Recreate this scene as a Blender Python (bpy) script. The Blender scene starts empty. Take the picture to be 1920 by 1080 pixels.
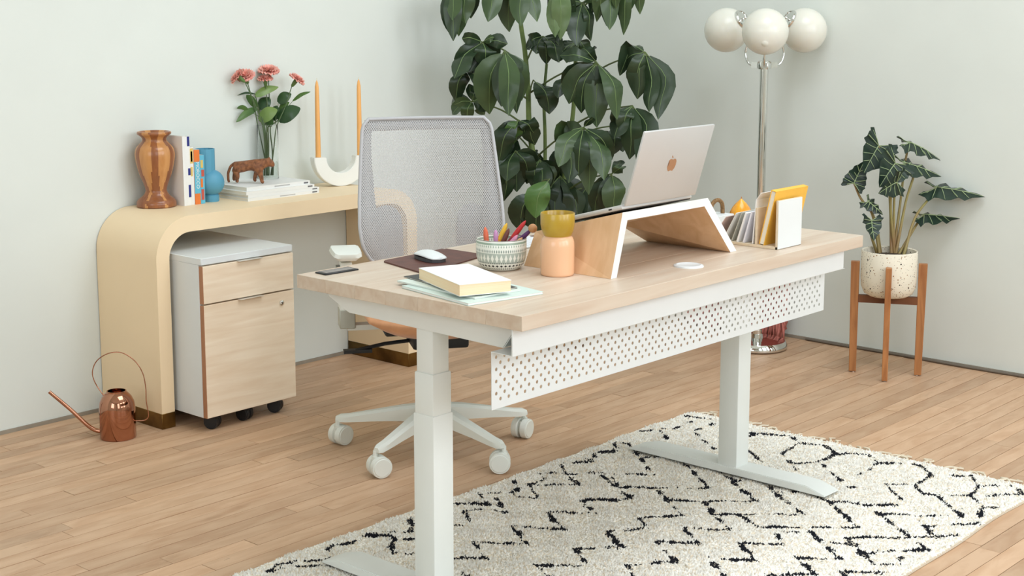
import bpy, bmesh, math, random
import numpy as np
from mathutils import Vector, Matrix
random.seed(7); rng = np.random.default_rng(7)
scn = bpy.context.scene
COL = scn.collection

# ------------------------------------------------------------------ camera
# world: X runs along the long edge of the desk, Y towards the long white wall, origin under the desk's near corner
F_PX, PITCH, YAW, CAM_H, CY = 2762.37, .1569, .8423, 1.3818, 440.0
ca, sa = math.cos(YAW), math.sin(YAW)
CAM = np.array([-(.0204*ca+2.9518*sa), -(-.0204*sa+2.9518*ca), CAM_H])
def _w(d): return np.array([d[0]*ca+d[1]*sa, -d[0]*sa+d[1]*ca, d[2]])
_cp, _sp = math.cos(PITCH), math.sin(PITCH)
C_F, C_U, C_R = _w((0,_cp,-_sp)), _w((0,_sp,_cp)), _w((1,0,0))
def ray(x, y): return C_F + C_R*(x-960)/F_PX - C_U*(y-CY)/F_PX
def pz(x, y, z=0.): d = ray(x,y); return CAM + d*((z-CAM[2])/d[2])      # pixel -> point on a level plane
def py_(x, y, Y): d = ray(x,y); return CAM + d*((Y-CAM[1])/d[1])        # pixel -> point on a plane of constant Y
def pd(x, y, depth): return CAM + ray(x,y)*depth                         # pixel -> point at a depth
def depth_of(p): return float((np.asarray(p,float)-CAM) @ C_F)
cam_d = bpy.data.cameras.new('camera'); cam = bpy.data.objects.new('camera', cam_d); COL.objects.link(cam)
cam_d.sensor_width = 36; cam_d.lens = F_PX*36/1920; cam_d.shift_y = (CY-540)/1920; cam_d.clip_start = .05
cam.matrix_world = Matrix(((C_R[0],C_U[0],-C_F[0],CAM[0]),(C_R[1],C_U[1],-C_F[1],CAM[1]),(C_R[2],C_U[2],-C_F[2],CAM[2]),(0,0,0,1)))
scn.camera = cam

# ------------------------------------------------------------------ world, window light, added fill light, exposure
wd = bpy.data.worlds.new('World'); scn.world = wd; wd.use_nodes = True
wd.node_tree.nodes['Background'].inputs[0].default_value = (.90,.95,1,1)
wd.node_tree.nodes['Background'].inputs[1].default_value = .8
scn.view_settings.view_transform = 'Standard'; scn.view_settings.look = 'None'
scn.view_settings.gamma = 1; scn.view_settings.use_curve_mapping = False
scn.view_settings.exposure = -1.37
WY, WX, RX, RY, CEIL = 2.346, 3.0375, -4.4, -3.9, 4.0        # long wall, right wall, the two walls behind the camera, ceiling
WINDOWS = [(-2.9,-1.5),(-.7,.7),(1.3,2.7)]; WZ0, WZ1 = 1.0, 3.6
def area(name, loc, direction, sx, sy, power, col=(.915,.965,1.04)):
    l = bpy.data.lights.new(name,'AREA'); l.shape='RECTANGLE'; l.size=sx; l.size_y=sy; l.energy=power; l.color=col
    o = bpy.data.objects.new(name,l); COL.objects.link(o); o.location=loc
    o.rotation_euler = Vector(direction).to_track_quat('-Z','Y').to_euler(); return o
for (x0,x1),pw in zip(WINDOWS,(120,150,170)):
    area('window_and_fill_daylight', ((x0+x1)/2, RY-.12, (WZ0+WZ1)/2), (0,1,-.35), x1-x0, WZ1-WZ0, pw)
area('window_and_fill_daylight', (RX-.12, -.6, 2.0), (1,0,-.1), 2.0, 2.4, 150)  # fill light added through an unseen window behind the camera
SKX0,SKX1,SKY0,SKY1 = -.2,2.2,-1.6,.6                        # added roof opening, out of view, to brighten floor and rug
area('added_roof_fill', ((SKX0+SKX1)/2,(SKY0+SKY1)/2,CEIL+.12), (0,0,-1), SKX1-SKX0, SKY1-SKY0, 235)  # added overhead fill, no such source known

# ------------------------------------------------------------------ helpers
def lin(c): return tuple(((v/255)/12.92 if v/255<=.04045 else ((v/255+.055)/1.055)**2.4) for v in c[:3])+(1,)
MATS = {}
def mat(name, c, rough=.5, metal=0., var=.05, scale=12., bump=0., bscale=200., coat=0., sheen=0., spec=.5, trans=0., ior=1.45, sss=0., c2=None, wood=None, rnd=0.):
    """procedural principled material: noise-varied colour, optional grain (wood = stretch vector), per-object tone shift rnd"""
    if name in MATS: return MATS[name]
    m = bpy.data.materials.new(name); m.use_nodes = True; N, L = m.node_tree.nodes, m.node_tree.links
    b = N['Principled BSDF']; tc = N.new('ShaderNodeTexCoord'); mp = N.new('ShaderNodeMapping')
    L.new(tc.outputs['Object'], mp.inputs['Vector'])
    nz = N.new('ShaderNodeTexNoise'); nz.inputs['Scale'].default_value = scale; nz.inputs['Detail'].default_value = 5
    rp = N.new('ShaderNodeValToRGB'); cl = lin(c); c2l = lin(c2) if c2 else tuple(min(1,v*(1-2*var)) for v in cl[:3])+(1,)
    rp.color_ramp.elements[0].color = c2l; rp.color_ramp.elements[1].color = cl
    rp.color_ramp.elements[0].position = .32; rp.color_ramp.elements[1].position = .66
    if wood:
        mp.inputs['Scale'].default_value = wood
        oi = N.new('ShaderNodeObjectInfo'); ad = N.new('ShaderNodeVectorMath'); ad.operation='MULTIPLY_ADD'
        L.new(oi.outputs['Random'], ad.inputs[0]); ad.inputs[1].default_value=(7.3,3.1,5.7); L.new(mp.outputs[0], ad.inputs[2])
        L.new(ad.outputs[0], nz.inputs['Vector']); nz.inputs['Distortion'].default_value = .6
    else: L.new(mp.outputs[0], nz.inputs['Vector'])
    L.new(nz.outputs['Fac'], rp.inputs['Fac']); out = rp.outputs['Color']
    if rnd:
        oi2 = N.new('ShaderNodeObjectInfo'); mr = N.new('ShaderNodeMapRange'); mr.inputs[3].default_value=1-rnd; mr.inputs[4].default_value=1+rnd*.6
        L.new(oi2.outputs['Random'], mr.inputs[0]); mx = N.new('ShaderNodeVectorMath'); mx.operation='SCALE'
        L.new(out, mx.inputs[0]); L.new(mr.outputs[0], mx.inputs['Scale']); out = mx.outputs[0]
    L.new(out, b.inputs['Base Color'])
    b.inputs['Roughness'].default_value = rough; b.inputs['Metallic'].default_value = metal
    b.inputs['Specular IOR Level'].default_value = spec; b.inputs['Coat Weight'].default_value = coat; b.inputs['Coat Roughness'].default_value=.15
    b.inputs['Sheen Weight'].default_value = sheen; b.inputs['Transmission Weight'].default_value = trans; b.inputs['IOR'].default_value = ior
    if sss: b.inputs['Subsurface Weight'].default_value = sss; b.inputs['Subsurface Radius'].default_value=(.02,.015,.01)
    if bump:
        n2 = N.new('ShaderNodeTexNoise'); n2.inputs['Scale'].default_value=bscale; n2.inputs['Detail'].default_value=3
        L.new((mp if wood else tc).outputs['Vector' if wood else 'Object'], n2.inputs['Vector'])
        bp = N.new('ShaderNodeBump'); bp.inputs['Strength'].default_value=bump; bp.inputs['Distance'].default_value=.002
        L.new(n2.outputs['Fac'], bp.inputs['Height']); L.new(bp.outputs[0], b.inputs['Normal'])
    MATS[name] = m; return m

def mesh_obj(name, verts, faces, m=None, parent=None, smooth=False, mats=None, midx=None):
    me = bpy.data.meshes.new(name); me.from_pydata([tuple(map(float,v)) for v in verts], [], faces); me.update()
    if m: me.materials.append(m)
    if mats:
        for k in mats: me.materials.append(k)
    if midx is not None: me.polygons.foreach_set('material_index', midx)
    if smooth: me.polygons.foreach_set('use_smooth', [True]*len(me.polygons))
    o = bpy.data.objects.new(name, me); COL.objects.link(o)
    if parent: o.parent = parent
    return o
def bm_obj(name, bm, m, parent=None, smooth=False, autosmooth=None):
    bmesh.ops.recalc_face_normals(bm, faces=bm.faces[:])
    me = bpy.data.meshes.new(name); bm.to_mesh(me); bm.free(); me.materials.append(m)
    if smooth or autosmooth:
        me.polygons.foreach_set('use_smooth', [True]*len(me.polygons))
        if autosmooth: me.set_sharp_from_angle(angle=math.radians(autosmooth))
    o = bpy.data.objects.new(name, me); COL.objects.link(o)
    if parent: o.parent = parent
    return o
def thing(name, label, cat, loc=(0,0,0), rz=0., group=None):
    o = bpy.data.objects.new(name, None); COL.objects.link(o); o.location = [float(v) for v in loc]; o.rotation_euler=(0,0,rz)
    o.empty_display_size=.05; return tag(o, label, cat, group)
def tag(o, label, cat, group=None):
    o['label']=label; o['category']=cat
    if group: o['group']=group
    return o
def struct(o): o['kind']='structure'; return o
def copy_tree(o, parent=None):
    c = o.copy(); COL.objects.link(c); c.parent = parent
    for ch in o.children: copy_tree(ch, c)
    return c
def box(bm, x0,x1,y0,y1,z0,z1, M=None):
    vs = [bm.verts.new(p) for p in ((x0,y0,z0),(x1,y0,z0),(x1,y1,z0),(x0,y1,z0),(x0,y0,z1),(x1,y0,z1),(x1,y1,z1),(x0,y1,z1))]
    for f in ((0,3,2,1),(4,5,6,7),(0,1,5,4),(1,2,6,5),(2,3,7,6),(3,0,4,7)): bm.faces.new([vs[i] for i in f])
    if M: bmesh.ops.transform(bm, matrix=M, verts=vs)
    return vs
def rbox(x0,x1,y0,y1,z0,z1, r=.003, seg=2):
    bm = bmesh.new(); box(bm,x0,x1,y0,y1,z0,z1); bmesh.ops.bevel(bm, geom=bm.edges[:], offset=r, segments=seg, affect='EDGES', profile=.5); return bm
def boxo(name, dims, m, parent=None, r=.002, seg=1):
    bm = rbox(*dims, r=r, seg=seg) if r else bmesh.new()
    if not r: box(bm,*dims)
    return bm_obj(name, bm, m, parent, autosmooth=40 if r else None)
def lathe(bm, prof, n=40, c=(0,0,0), cap=False):
    rings=[]
    for r,z in prof:
        if r<1e-6: rings.append([bm.verts.new((c[0],c[1],c[2]+z))])
        else: rings.append([bm.verts.new((c[0]+r*math.cos(2*math.pi*i/n), c[1]+r*math.sin(2*math.pi*i/n), c[2]+z)) for i in range(n)])
    for a,b in zip(rings,rings[1:]):
        for i in range(n):
            j=(i+1)%n
            if len(a)==1 and len(b)==1: continue
            if len(a)==1: bm.faces.new((a[0],b[j],b[i]))
            elif len(b)==1: bm.faces.new((a[i],a[j],b[0]))
            else: bm.faces.new((a[i],a[j],b[j],b[i]))
    return rings
def lathe_o(name, prof, m, parent=None, n=40, c=(0,0,0), sharp=50):
    bm=bmesh.new(); lathe(bm,prof,n,c); return bm_obj(name,bm,m,parent,autosmooth=sharp)
def crv(pts, n=8):
    """catmull-rom through points"""
    P=[np.asarray(p,float) for p in pts]
    if len(P)<3: return [P[0]+(P[1]-P[0])*i/n for i in range(n+1)]
    P=[2*P[0]-P[1]]+P+[2*P[-1]-P[-2]]; out=[]
    for k in range(1,len(P)-2):
        a,b,c,d=P[k-1:k+3]
        for i in range(n):
            t=i/n; out.append(.5*((2*b)+(-a+c)*t+(2*a-5*b+4*c-d)*t*t+(-a+3*b-3*c+d)*t**3))
    out.append(P[-2]); return out
def tube(bm, pts, r, n=8, cap=True):
    pts=[Vector(p) for p in pts]; m=len(pts); R=r if hasattr(r,'__len__') else [r]*m
    t0=(pts[1]-pts[0]).normalized(); nrm=t0.orthogonal().normalized(); rings=[]
    for i,p in enumerate(pts):
        t=(pts[min(i+1,m-1)]-pts[max(i-1,0)]).normalized()
        nrm=(nrm-t*nrm.dot(t)).normalized(); b=t.cross(nrm)
        rings.append([bm.verts.new(p+(nrm*math.cos(2*math.pi*k/n)+b*math.sin(2*math.pi*k/n))*R[i]) for k in range(n)])
    for a,b in zip(rings,rings[1:]):
        for k in range(n): j=(k+1)%n; bm.faces.new((a[k],a[j],b[j],b[k]))
    if cap: bm.faces.new(rings[0][::-1]); bm.faces.new(rings[-1])
def tube_o(name, pts, r, m, parent=None, n=8, smooth_n=0):
    bm=bmesh.new()
    if smooth_n:
        if hasattr(r,'__len__'):
            k=len(pts); Q=crv(pts,smooth_n); r=[float(np.interp(i/(len(Q)-1)*(k-1), range(k), r)) for i in range(len(Q))]; pts=Q
        else: pts=crv(pts,smooth_n)
    tube(bm,pts,r,n); return bm_obj(name,bm,m,parent,autosmooth=50)
def prism(bm, poly, w0, w1, axis='y'):
    """extrude a 2D outline: axis y -> (x,z) outline, x -> (y,z), z -> (x,y)"""
    mk={'y':lambda p,w:(p[0],w,p[1]),'x':lambda p,w:(w,p[0],p[1]),'z':lambda p,w:(p[0],p[1],w)}[axis]
    a=[bm.verts.new(mk(p,w0)) for p in poly]; b=[bm.verts.new(mk(p,w1)) for p in poly]; n=len(poly)
    bm.faces.new(a); bm.faces.new(b[::-1])
    for i in range(n): j=(i+1)%n; bm.faces.new((a[i],b[i],b[j],a[j]))
def prism_o(name, poly, w0, w1, m, parent=None, axis='y', bev=0.):
    bm=bmesh.new(); prism(bm,poly,w0,w1,axis)
    if bev:
        bmesh.ops.recalc_face_normals(bm, faces=bm.faces[:]); bmesh.ops.bevel(bm, geom=bm.edges[:], offset=bev, segments=2, affect='EDGES')
    return bm_obj(name,bm,m,parent,autosmooth=35)
def arc(cx,cy,r,a0,a1,n): return [(cx+r*math.cos(math.radians(a0+(a1-a0)*i/n)), cy+r*math.sin(math.radians(a0+(a1-a0)*i/n))) for i in range(n+1)]

# ------------------------------------------------------------------ materials
m_wall = mat('painted_plaster',(223,228,221),.85,var=.02,scale=2.5,bump=.12,bscale=60,spec=.2)
m_board = mat('worn_maple_boards',(206,172,140),.46,c2=(190,152,119),scale=3.,wood=(2.2,9,9),bump=.2,bscale=9,rnd=.16,spec=.35)
m_gap = mat('dark_floor_gap',(70,52,38),.9)
m_shadow_gap = mat('grey_brown_gap_strip',(158,148,132),.8,var=.1)  # colour of the dark gap line under the walls
m_maple = mat('pale_maple_top',(212,197,178),.40,c2=(200,178,156),scale=2.4,wood=(1.2,14,14),rnd=.05,spec=.4)
m_front = mat('pale_maple_front',(246,230,206),.5,c2=(234,212,184),scale=2.2,wood=(1.5,4,18),spec=.3,rnd=.03)
m_fedge = mat('maple_front_edge',(176,124,90),.5,wood=(8,8,1.5),scale=3)
m_wmetal = mat('white_powder_coat',(226,229,224),.42,var=.01,spec=.4)
m_white = mat('white_lacquer',(224,228,227),.4,var=.01)
m_cream = mat('cream_lacquer',(244,220,182),.5,var=.02,scale=3)
m_brass = mat('aged_brass',(150,120,70),.28,metal=1,c2=(90,70,40),scale=9)
m_chrome = mat('chrome',(225,225,222),.07,metal=1,var=.01)
m_black = mat('black_plastic',(30,31,33),.45,var=.1)
m_copper = mat('polished_copper',(196,144,118),.08,metal=1,c2=(164,112,88),scale=6)
m_opal = mat('opal_glass',(228,226,214),.22,var=.01,sss=.3,spec=.5)
m_teak = mat('teak',(192,132,80),.5,c2=(152,96,54),scale=3,wood=(14,14,1.6),rnd=.12)

# worn patches and scuffs on the boards
def scuff(m):
    N,L=m.node_tree.nodes,m.node_tree.links; b=N['Principled BSDF']; src=b.inputs['Base Color'].links[0].from_socket
    geo=N.new('ShaderNodeNewGeometry')
    for sc_,lo,hi,colr in ((5.,.60,.74,(150,116,86)),(26.,.66,.76,(126,96,72))):
        mp=N.new('ShaderNodeMapping'); mp.inputs['Scale'].default_value=(.45,1.3,1); L.new(geo.outputs['Position'],mp.inputs['Vector'])
        nz=N.new('ShaderNodeTexNoise'); nz.inputs['Scale'].default_value=sc_; nz.inputs['Detail'].default_value=6; nz.inputs['Roughness'].default_value=.65; L.new(mp.outputs[0],nz.inputs['Vector'])
        mr=N.new('ShaderNodeMapRange'); mr.inputs[1].default_value=lo; mr.inputs[2].default_value=hi; mr.inputs[4].default_value=.6; L.new(nz.outputs['Fac'],mr.inputs[0])
        mx=N.new('ShaderNodeMix'); mx.data_type='RGBA'; L.new(mr.outputs[0],mx.inputs[0]); L.new(src,mx.inputs[6]); mx.inputs[7].default_value=lin(colr); src=mx.outputs[2]
    L.new(src,b.inputs['Base Color'])
scuff(m_board)

# ------------------------------------------------------------------ the room
def plane_wall(name, dims, m): return struct(boxo(name, dims, m, r=0))
fl = struct(boxo('floor',(RX,WX+.1,RY,WY+.1,-.06,-.0115), m_gap, r=0))
plane_wall('wall_left',(RX,WX+.15,WY,WY+.15,0.006,CEIL),m_wall)
plane_wall('wall_right',(WX,WX+.15,RY,WY,0.006,CEIL),m_wall)
bm=bmesh.new(); E0,E1,E2,E3=RX-.15,WX+.15,RY-.15,WY+.15
for q_ in ((E0,SKX0,E2,E3),(SKX1,E1,E2,E3),(SKX0,SKX1,E2,SKY0),(SKX0,SKX1,SKY1,E3)): box(bm,*q_,CEIL,CEIL+.1)
struct(bm_obj('ceiling',bm,m_wall))
bm=bmesh.new()
for x in (SKX0,(SKX0+SKX1)/2-.02,SKX1-.04): box(bm,x,x+.04,SKY0,SKY1,CEIL+.02,CEIL+.07)
for y in (SKY0,SKY1-.04): box(bm,SKX0,SKX1,y,y+.04,CEIL+.02,CEIL+.07)
struct(bm_obj('window_5',bm,m_wmetal))  # frame of the added roof opening
bm=bmesh.new(); xs=[RX]+[v for w in WINDOWS for v in w]+[WX]
for i in range(0,len(xs),2): box(bm,xs[i],xs[i+1],RY-.15,RY,0,CEIL)
for w in WINDOWS: box(bm,w[0],w[1],RY-.15,RY,0,WZ0); box(bm,w[0],w[1],RY-.15,RY,WZ1,CEIL)
struct(bm_obj('wall_front',bm,m_wall))
bm=bmesh.new(); box(bm,RX-.15,RX,RY,-1.6,0,CEIL); box(bm,RX-.15,RX,.4,WY,0,CEIL); box(bm,RX-.15,RX,-1.6,.4,0,WZ0); box(bm,RX-.15,RX,-1.6,.4,WZ1,CEIL)
struct(bm_obj('wall_back',bm,m_wall))
def sash(name,a0,a1,axis,c):
    bm=bmesh.new(); t=.03
    def bar(p0,p1,z0,z1):
        if axis=='x': box(bm,p0,p1,c-.02,c+.02,z0,z1)
        else: box(bm,c-.02,c+.02,p0,p1,z0,z1)
    bar(a0,a0+t,WZ0,WZ1); bar(a1-t,a1,WZ0,WZ1); bar(a0,a1,WZ0,WZ0+t); bar(a0,a1,WZ1-t,WZ1)
    bar((a0+a1)/2-.015,(a0+a1)/2+.015,WZ0,WZ1); bar(a0,a1,2.23,2.26)
    struct(bm_obj(name,bm,m_wmetal))
for i,w in enumerate(WINDOWS): sash('window_%d'%(i+1),w[0],w[1],'x',RY-.08)
sash('window_4',-1.6,.4,'y',RX-.08)  # sash of the side opening added for fill
struct(boxo('shadow_gap_strip_left',(RX,WX,WY-.006,WY+.002,-.002,.012),m_shadow_gap,r=0))  # strip painted to stand in for the dark shadow gap at wall foot
struct(boxo('shadow_gap_strip_right',(WX-.006,WX+.002,RY,WY-.006,-.002,.012),m_shadow_gap,r=0))  # same painted gap line along the right wall
# strip floor: every board in view is a piece of its own
BW=.058; Y=WY-.006; row=0; fv,ff=[],[]
def board_v(x0,x1,y0,y1,z): return [(x0,y0,-.012),(x1,y0,-.012),(x1,y1,-.012),(x0,y1,-.012),(x0,y0,z),(x1,y0,z),(x1,y1,z),(x0,y1,z)]
BF=((0,3,2,1),(4,5,6,7),(0,1,5,4),(1,2,6,5),(2,3,7,6),(3,0,4,7)); nb=0
brd=[]
while Y>RY+.01:
    y1=Y-.0010; y0=max(Y-BW+.0010,RY+.002); cuts=[RX]; xx=RX+random.uniform(.3,1.3)
    while xx<WX-.25: cuts.append(xx); xx+=random.uniform(.45,1.35)
    cuts.append(WX-.007); brd+=[(a,b,y0,y1) for a,b in zip(cuts,cuts[1:])]; Y-=BW
def near_view(a,b,y):
    """distance of the nearest point of a board that lies in the picture, or None"""
    best=None
    for k in range(9):
        d=np.array([a+(b-a)*k/8,y,0])-CAM; w=d@C_F
        if w<.3: continue
        X=960+F_PX*(d@C_R)/w; Yp=CY-F_PX*(d@C_U)/w
        if -20<X<1940 and Yp<1095: best=w if best is None else min(best,w)
    return best
rank=sorted((q,i) for i,q in enumerate(near_view(a,b,(y0+y1)/2) for a,b,y0,y1 in brd) if q is not None)
single={i for q,i in rank[:300]}; nb=len(rank)
for i,(a,b,y0,y1) in enumerate(brd):
    z=random.uniform(-.0006,.0004); mx,my=(a+b)/2,(y0+y1)/2
    if i in single:
        V=[(p[0]-mx,p[1]-my,p[2]) for p in board_v(a+.0008,b-.0008,y0,y1,z)]
        o=mesh_obj('floor_board',V,BF,m_board,fl); o.location=(mx,my,0)
    else:
        k=len(fv); fv+=board_v(a+.0008,b-.0008,y0,y1,z); ff+=[tuple(i_+k for i_ in f) for f in BF]
o=mesh_obj('floor_boards',fv,ff,m_board,fl); o['kind']='stuff'
print('boards in view',nb)

# ------------------------------------------------------------------ rug
m_rugb=mat('rug_backing',(222,212,192),.95,bump=.5,bscale=300)
m_yarn=mat('rug_yarn_fringe',(226,214,190),.95)
RX0,RX1,RY0,RY1=-.62,1.80,-.395,.815
rug=thing('shag_rug','thick cream shag rug with broken black zigzag lines lying under the desk','rug',((RX0+RX1)/2,(RY0+RY1)/2,0))
rl=np.array(rug.location)
def edge_y(x,base): return base+.005*math.sin(x*5.1)+.003*math.sin(x*13+1)
nx=60; V=[];Fc=[]
for i in range(nx+1):
    x=RX0+(RX1-RX0)*i/nx
    for (yb,z) in ((RY0,0.001),(RY0,.009),(RY1,.009),(RY1,0.001)): V.append((x-rl[0], edge_y(x,yb)-rl[1], z))
for i in range(nx):
    a=i*4
    for k in range(4): Fc.append((a+k,a+(k+1)%4,a+4+(k+1)%4,a+4+k))
Fc+= [(3,2,1,0),tuple(nx*4+k for k in range(4))]
mesh_obj('rug_backing',V,Fc,m_rugb,rug)
A_=[[(1145,505),(1300,512),(1258,455),(1410,452),(1440,445),(1425,388)],[(1410,452),(1440,475),(1540,478),(1495,415),(1570,390),(1550,365),(1665,362),(1650,315),(1810,308),(1800,265),(1890,262),(1905,215)],
 [(1665,368),(1800,360),(1920,370)],[(1690,380),(1735,415),(1550,418)],[(1390,545),(1310,528),(1187,538),(1225,610),(1145,605)],[(1390,545),(1340,480)],
 [(1920,490),(1745,490),(1805,550),(1580,548),(1665,630),(1410,612),(1490,700),(1230,685),(1290,765),(1145,760)],[(1920,630),(1865,640),(1920,700)],
 [(1920,715),(1710,715),(1780,800),(1530,795),(1600,859),(1560,900)],[(1180,825),(1230,870)],[(545,745),(550,705),(660,690),(750,640),(770,660)],
 [(660,690),(690,670),(750,655),(850,660),(845,740),(955,740)],[(930,565),(940,640),(800,640)],[(1010,668),(920,670)],[(265,825),(300,795),(390,775),(545,770),(560,745)],
 [(265,825),(400,800),(520,795),(640,800),(700,850)],[(1890,380),(1920,430)]]
B_=[[(430,180),(460,205),(385,235),(320,235),(350,280)],[(430,180),(545,190)],[(240,245),(320,238)],[(550,215),(470,245),(530,300),(560,320)],[(695,240),(740,262),(690,270)],[(720,255),(890,265),(930,295),(860,345),(920,415)],
 [(690,310),(770,380)],[(930,300),(1050,305),(1095,345),(1015,380),(910,388)],[(1095,345),(1240,345),(1280,385),(1205,435)],[(1015,380),(1110,460)],[(1280,385),(1460,390),(1515,435),(1435,485),(1480,520),(1690,530),(1720,485),(1690,440),(1610,440)],
 [(1720,485),(1890,485),(1910,520),(1740,530)],[(1540,530),(1650,620)],[(1690,530),(1740,575),(1810,575)],[(1430,480),(1310,475),(1410,565),(1230,570)],[(1150,490),(1180,488)],[(120,290),(180,300),(295,435),(20,430)],[(120,290),(130,320)],
 [(215,360),(400,357),(540,495),(130,490),(70,440)],[(130,490),(195,540),(0,547)],[(540,410),(590,420),(740,550),(515,550),(555,610),(740,605),(960,612),(820,510),(1020,515)],[(800,470),(820,510)],[(700,465),(640,460)],[(640,460),(590,425)],
 [(515,550),(350,547)],[(555,610),(630,675),(430,670),(485,735),(300,730),(390,815),(180,830),(210,900)],[(310,500),(415,610),(230,625),(265,670),(90,685),(165,750),(0,755)],[(0,570),(30,600)],[(0,370),(40,375),(30,340),(120,330)],
 [(655,605),(760,665),(960,665),(1190,665),(1060,550),(1000,520)],[(1060,550),(1230,570)],[(950,685),(820,685),(870,740),(670,735),(740,810),(540,800),(620,900)],[(960,665),(1110,800),(920,800),(1000,870),(790,875)],
 [(1230,570),(1290,610),(1650,620)],[(1290,610),(1420,710),(1140,710),(1270,830),(1370,830),(1380,790)],[(1420,710),(1640,700)],[(1460,635),(1510,690)],[(1480,660),(1720,650),(1740,575)],[(1200,780),(1320,770),(1500,765),(1450,735)],[(1120,860),(1330,860)],[(1060,735),(1180,735)],[(1120,860),(1140,900)]]
segs=[]
for L_,ox,oy,s in ((A_,400,740,2.5263),(B_,1100,700,2.3415)):
    for pl in L_:
        q=[pz(ox+x/s,oy+y/s,.018)[:2] for x,y in pl]
        segs+= [(a,b) for a,b in zip(q,q[1:])]
# the part of the rug nearer than the picture shows goes on with the same zigzags
for k in range(7):
    y0=-.3+k*.17; q=[(-.62+.07*i, y0+(.05 if (i//2)%2 else 0)+.02*k%.03) for i in range(0,7)]; segs+=[(np.array(a),np.array(b)) for a,b in zip(q,q[1:]) if a[0]<-.2]
SA=np.array([a for a,b in segs]); SB=np.array([b for a,b in segs])
sp=.0048; gx,gy=np.meshgrid(np.arange(RX0+.004,RX1-.004,sp),np.arange(RY0-.015,RY1+.015,sp)); n=gx.size
px=(gx.ravel()+rng.uniform(-.0024,.0024,n)); py=(gy.ravel()+rng.uniform(-.0024,.0024,n))
ey=.005*np.sin(px*5.1)+.003*np.sin(px*13+1); k=(py>RY0+ey+.003)&(py<RY1+ey-.003); px,py=px[k],py[k]; n=len(px)
near=np.full(n,9.); wob=.004*np.sin(px*90+py*40)+.003*np.sin(py*170-px*60)
for a,b in zip(SA,SB):
    d=b-a; l2=d@d+1e-12; m_=(px>min(a[0],b[0])-.03)&(px<max(a[0],b[0])+.03)&(py>min(a[1],b[1])-.03)&(py<max(a[1],b[1])+.03)
    t=np.clip(((px[m_]-a[0])*d[0]+(py[m_]-a[1])*d[1])/l2,0,1); dd=np.hypot(px[m_]-a[0]-t*d[0], py[m_]-a[1]-t*d[1]); near[m_]=np.minimum(near[m_],dd)
blot=np.sin(px*53+1.3*np.sin(py*31))*np.sin(py*61+1.7*np.sin(px*23))          # lines swell and break
black=near+wob*.6+rng.uniform(-.002,.002,n)<(.0046+.0048*blot)
tan_=rng.random(n)<.22
colr=np.where(black[:,None],np.array([.016,.017,.022]),np.where(tan_[:,None],np.array([.86,.76,.60]),np.array([.965,.93,.835])))*rng.uniform(.85,1.08,(n,1))
h=rng.uniform(.004,.0078,n)+.003*np.sin(px*37)*np.sin(py*41); lean=rng.normal(0,.003,(n,2)); rad=.0062; a0=rng.uniform(0,2*math.pi,n)
tv=np.zeros((n,4,3)); 
for i in range(3):
    tv[:,i,0]=px+rad*np.cos(a0+i*2.0944)-rl[0]; tv[:,i,1]=py+rad*np.sin(a0+i*2.0944)-rl[1]; tv[:,i,2]=.0075
tv[:,3,0]=px+lean[:,0]-rl[0]; tv[:,3,1]=py+lean[:,1]-rl[1]; tv[:,3,2]=.008+h
me=bpy.data.meshes.new('pile'); me.vertices.add(n*4); me.vertices.foreach_set('co',tv.ravel())
idx=(np.arange(n)[:,None,None]*4+np.array([[0,1,3],[1,2,3],[2,0,3]])[None]).reshape(-1); nf=n*3
me.loops.add(nf*3); me.loops.foreach_set('vertex_index',idx); me.polygons.add(nf)
me.polygons.foreach_set('loop_start',np.arange(nf)*3); me.polygons.foreach_set('loop_total',np.full(nf,3)); me.update(calc_edges=True)
at=me.color_attributes.new('tuft','FLOAT_COLOR','POINT'); c4=np.ones((n,4,4)); c4[:,:,:3]=colr[:,None,:]; at.data.foreach_set('color',c4.ravel())
me.polygons.foreach_set('use_smooth',[True]*nf)
m_pile=bpy.data.materials.new('wool_pile'); m_pile.use_nodes=True; N,L=m_pile.node_tree.nodes,m_pile.node_tree.links
ca_=N.new('ShaderNodeVertexColor'); ca_.layer_name='tuft'; L.new(ca_.outputs[0],N['Principled BSDF'].inputs['Base Color']); N['Principled BSDF'].inputs['Roughness'].default_value=.95; N['Principled BSDF'].inputs['Specular IOR Level'].default_value=.1; N['Principled BSDF'].inputs['Sheen Weight'].default_value=.0; N['Principled BSDF'].inputs['Sheen Roughness'].default_value=.6
me.materials.append(m_pile); po=bpy.data.objects.new('wool_pile',me); COL.objects.link(po); po.parent=rug; po['kind']='stuff'
for i in range(34):
    y=RY0+.02+(RY1-RY0-.04)*i/33+random.uniform(-.01,.01); L_=random.uniform(.03,.07); bend=random.uniform(-.06,.06)
    P=[(RX1-.004,y,.007),(RX1+L_*.35,y+bend*.3,.009),(RX1+L_*.7,y+bend,.006),(RX1+L_,y+bend*.6,.004)]
    tube_o('fringe_strand',[np.array(p)-rl for p in P],[.0038,.0036,.003,.0018],m_yarn,rug,n=5,smooth_n=3)

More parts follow.
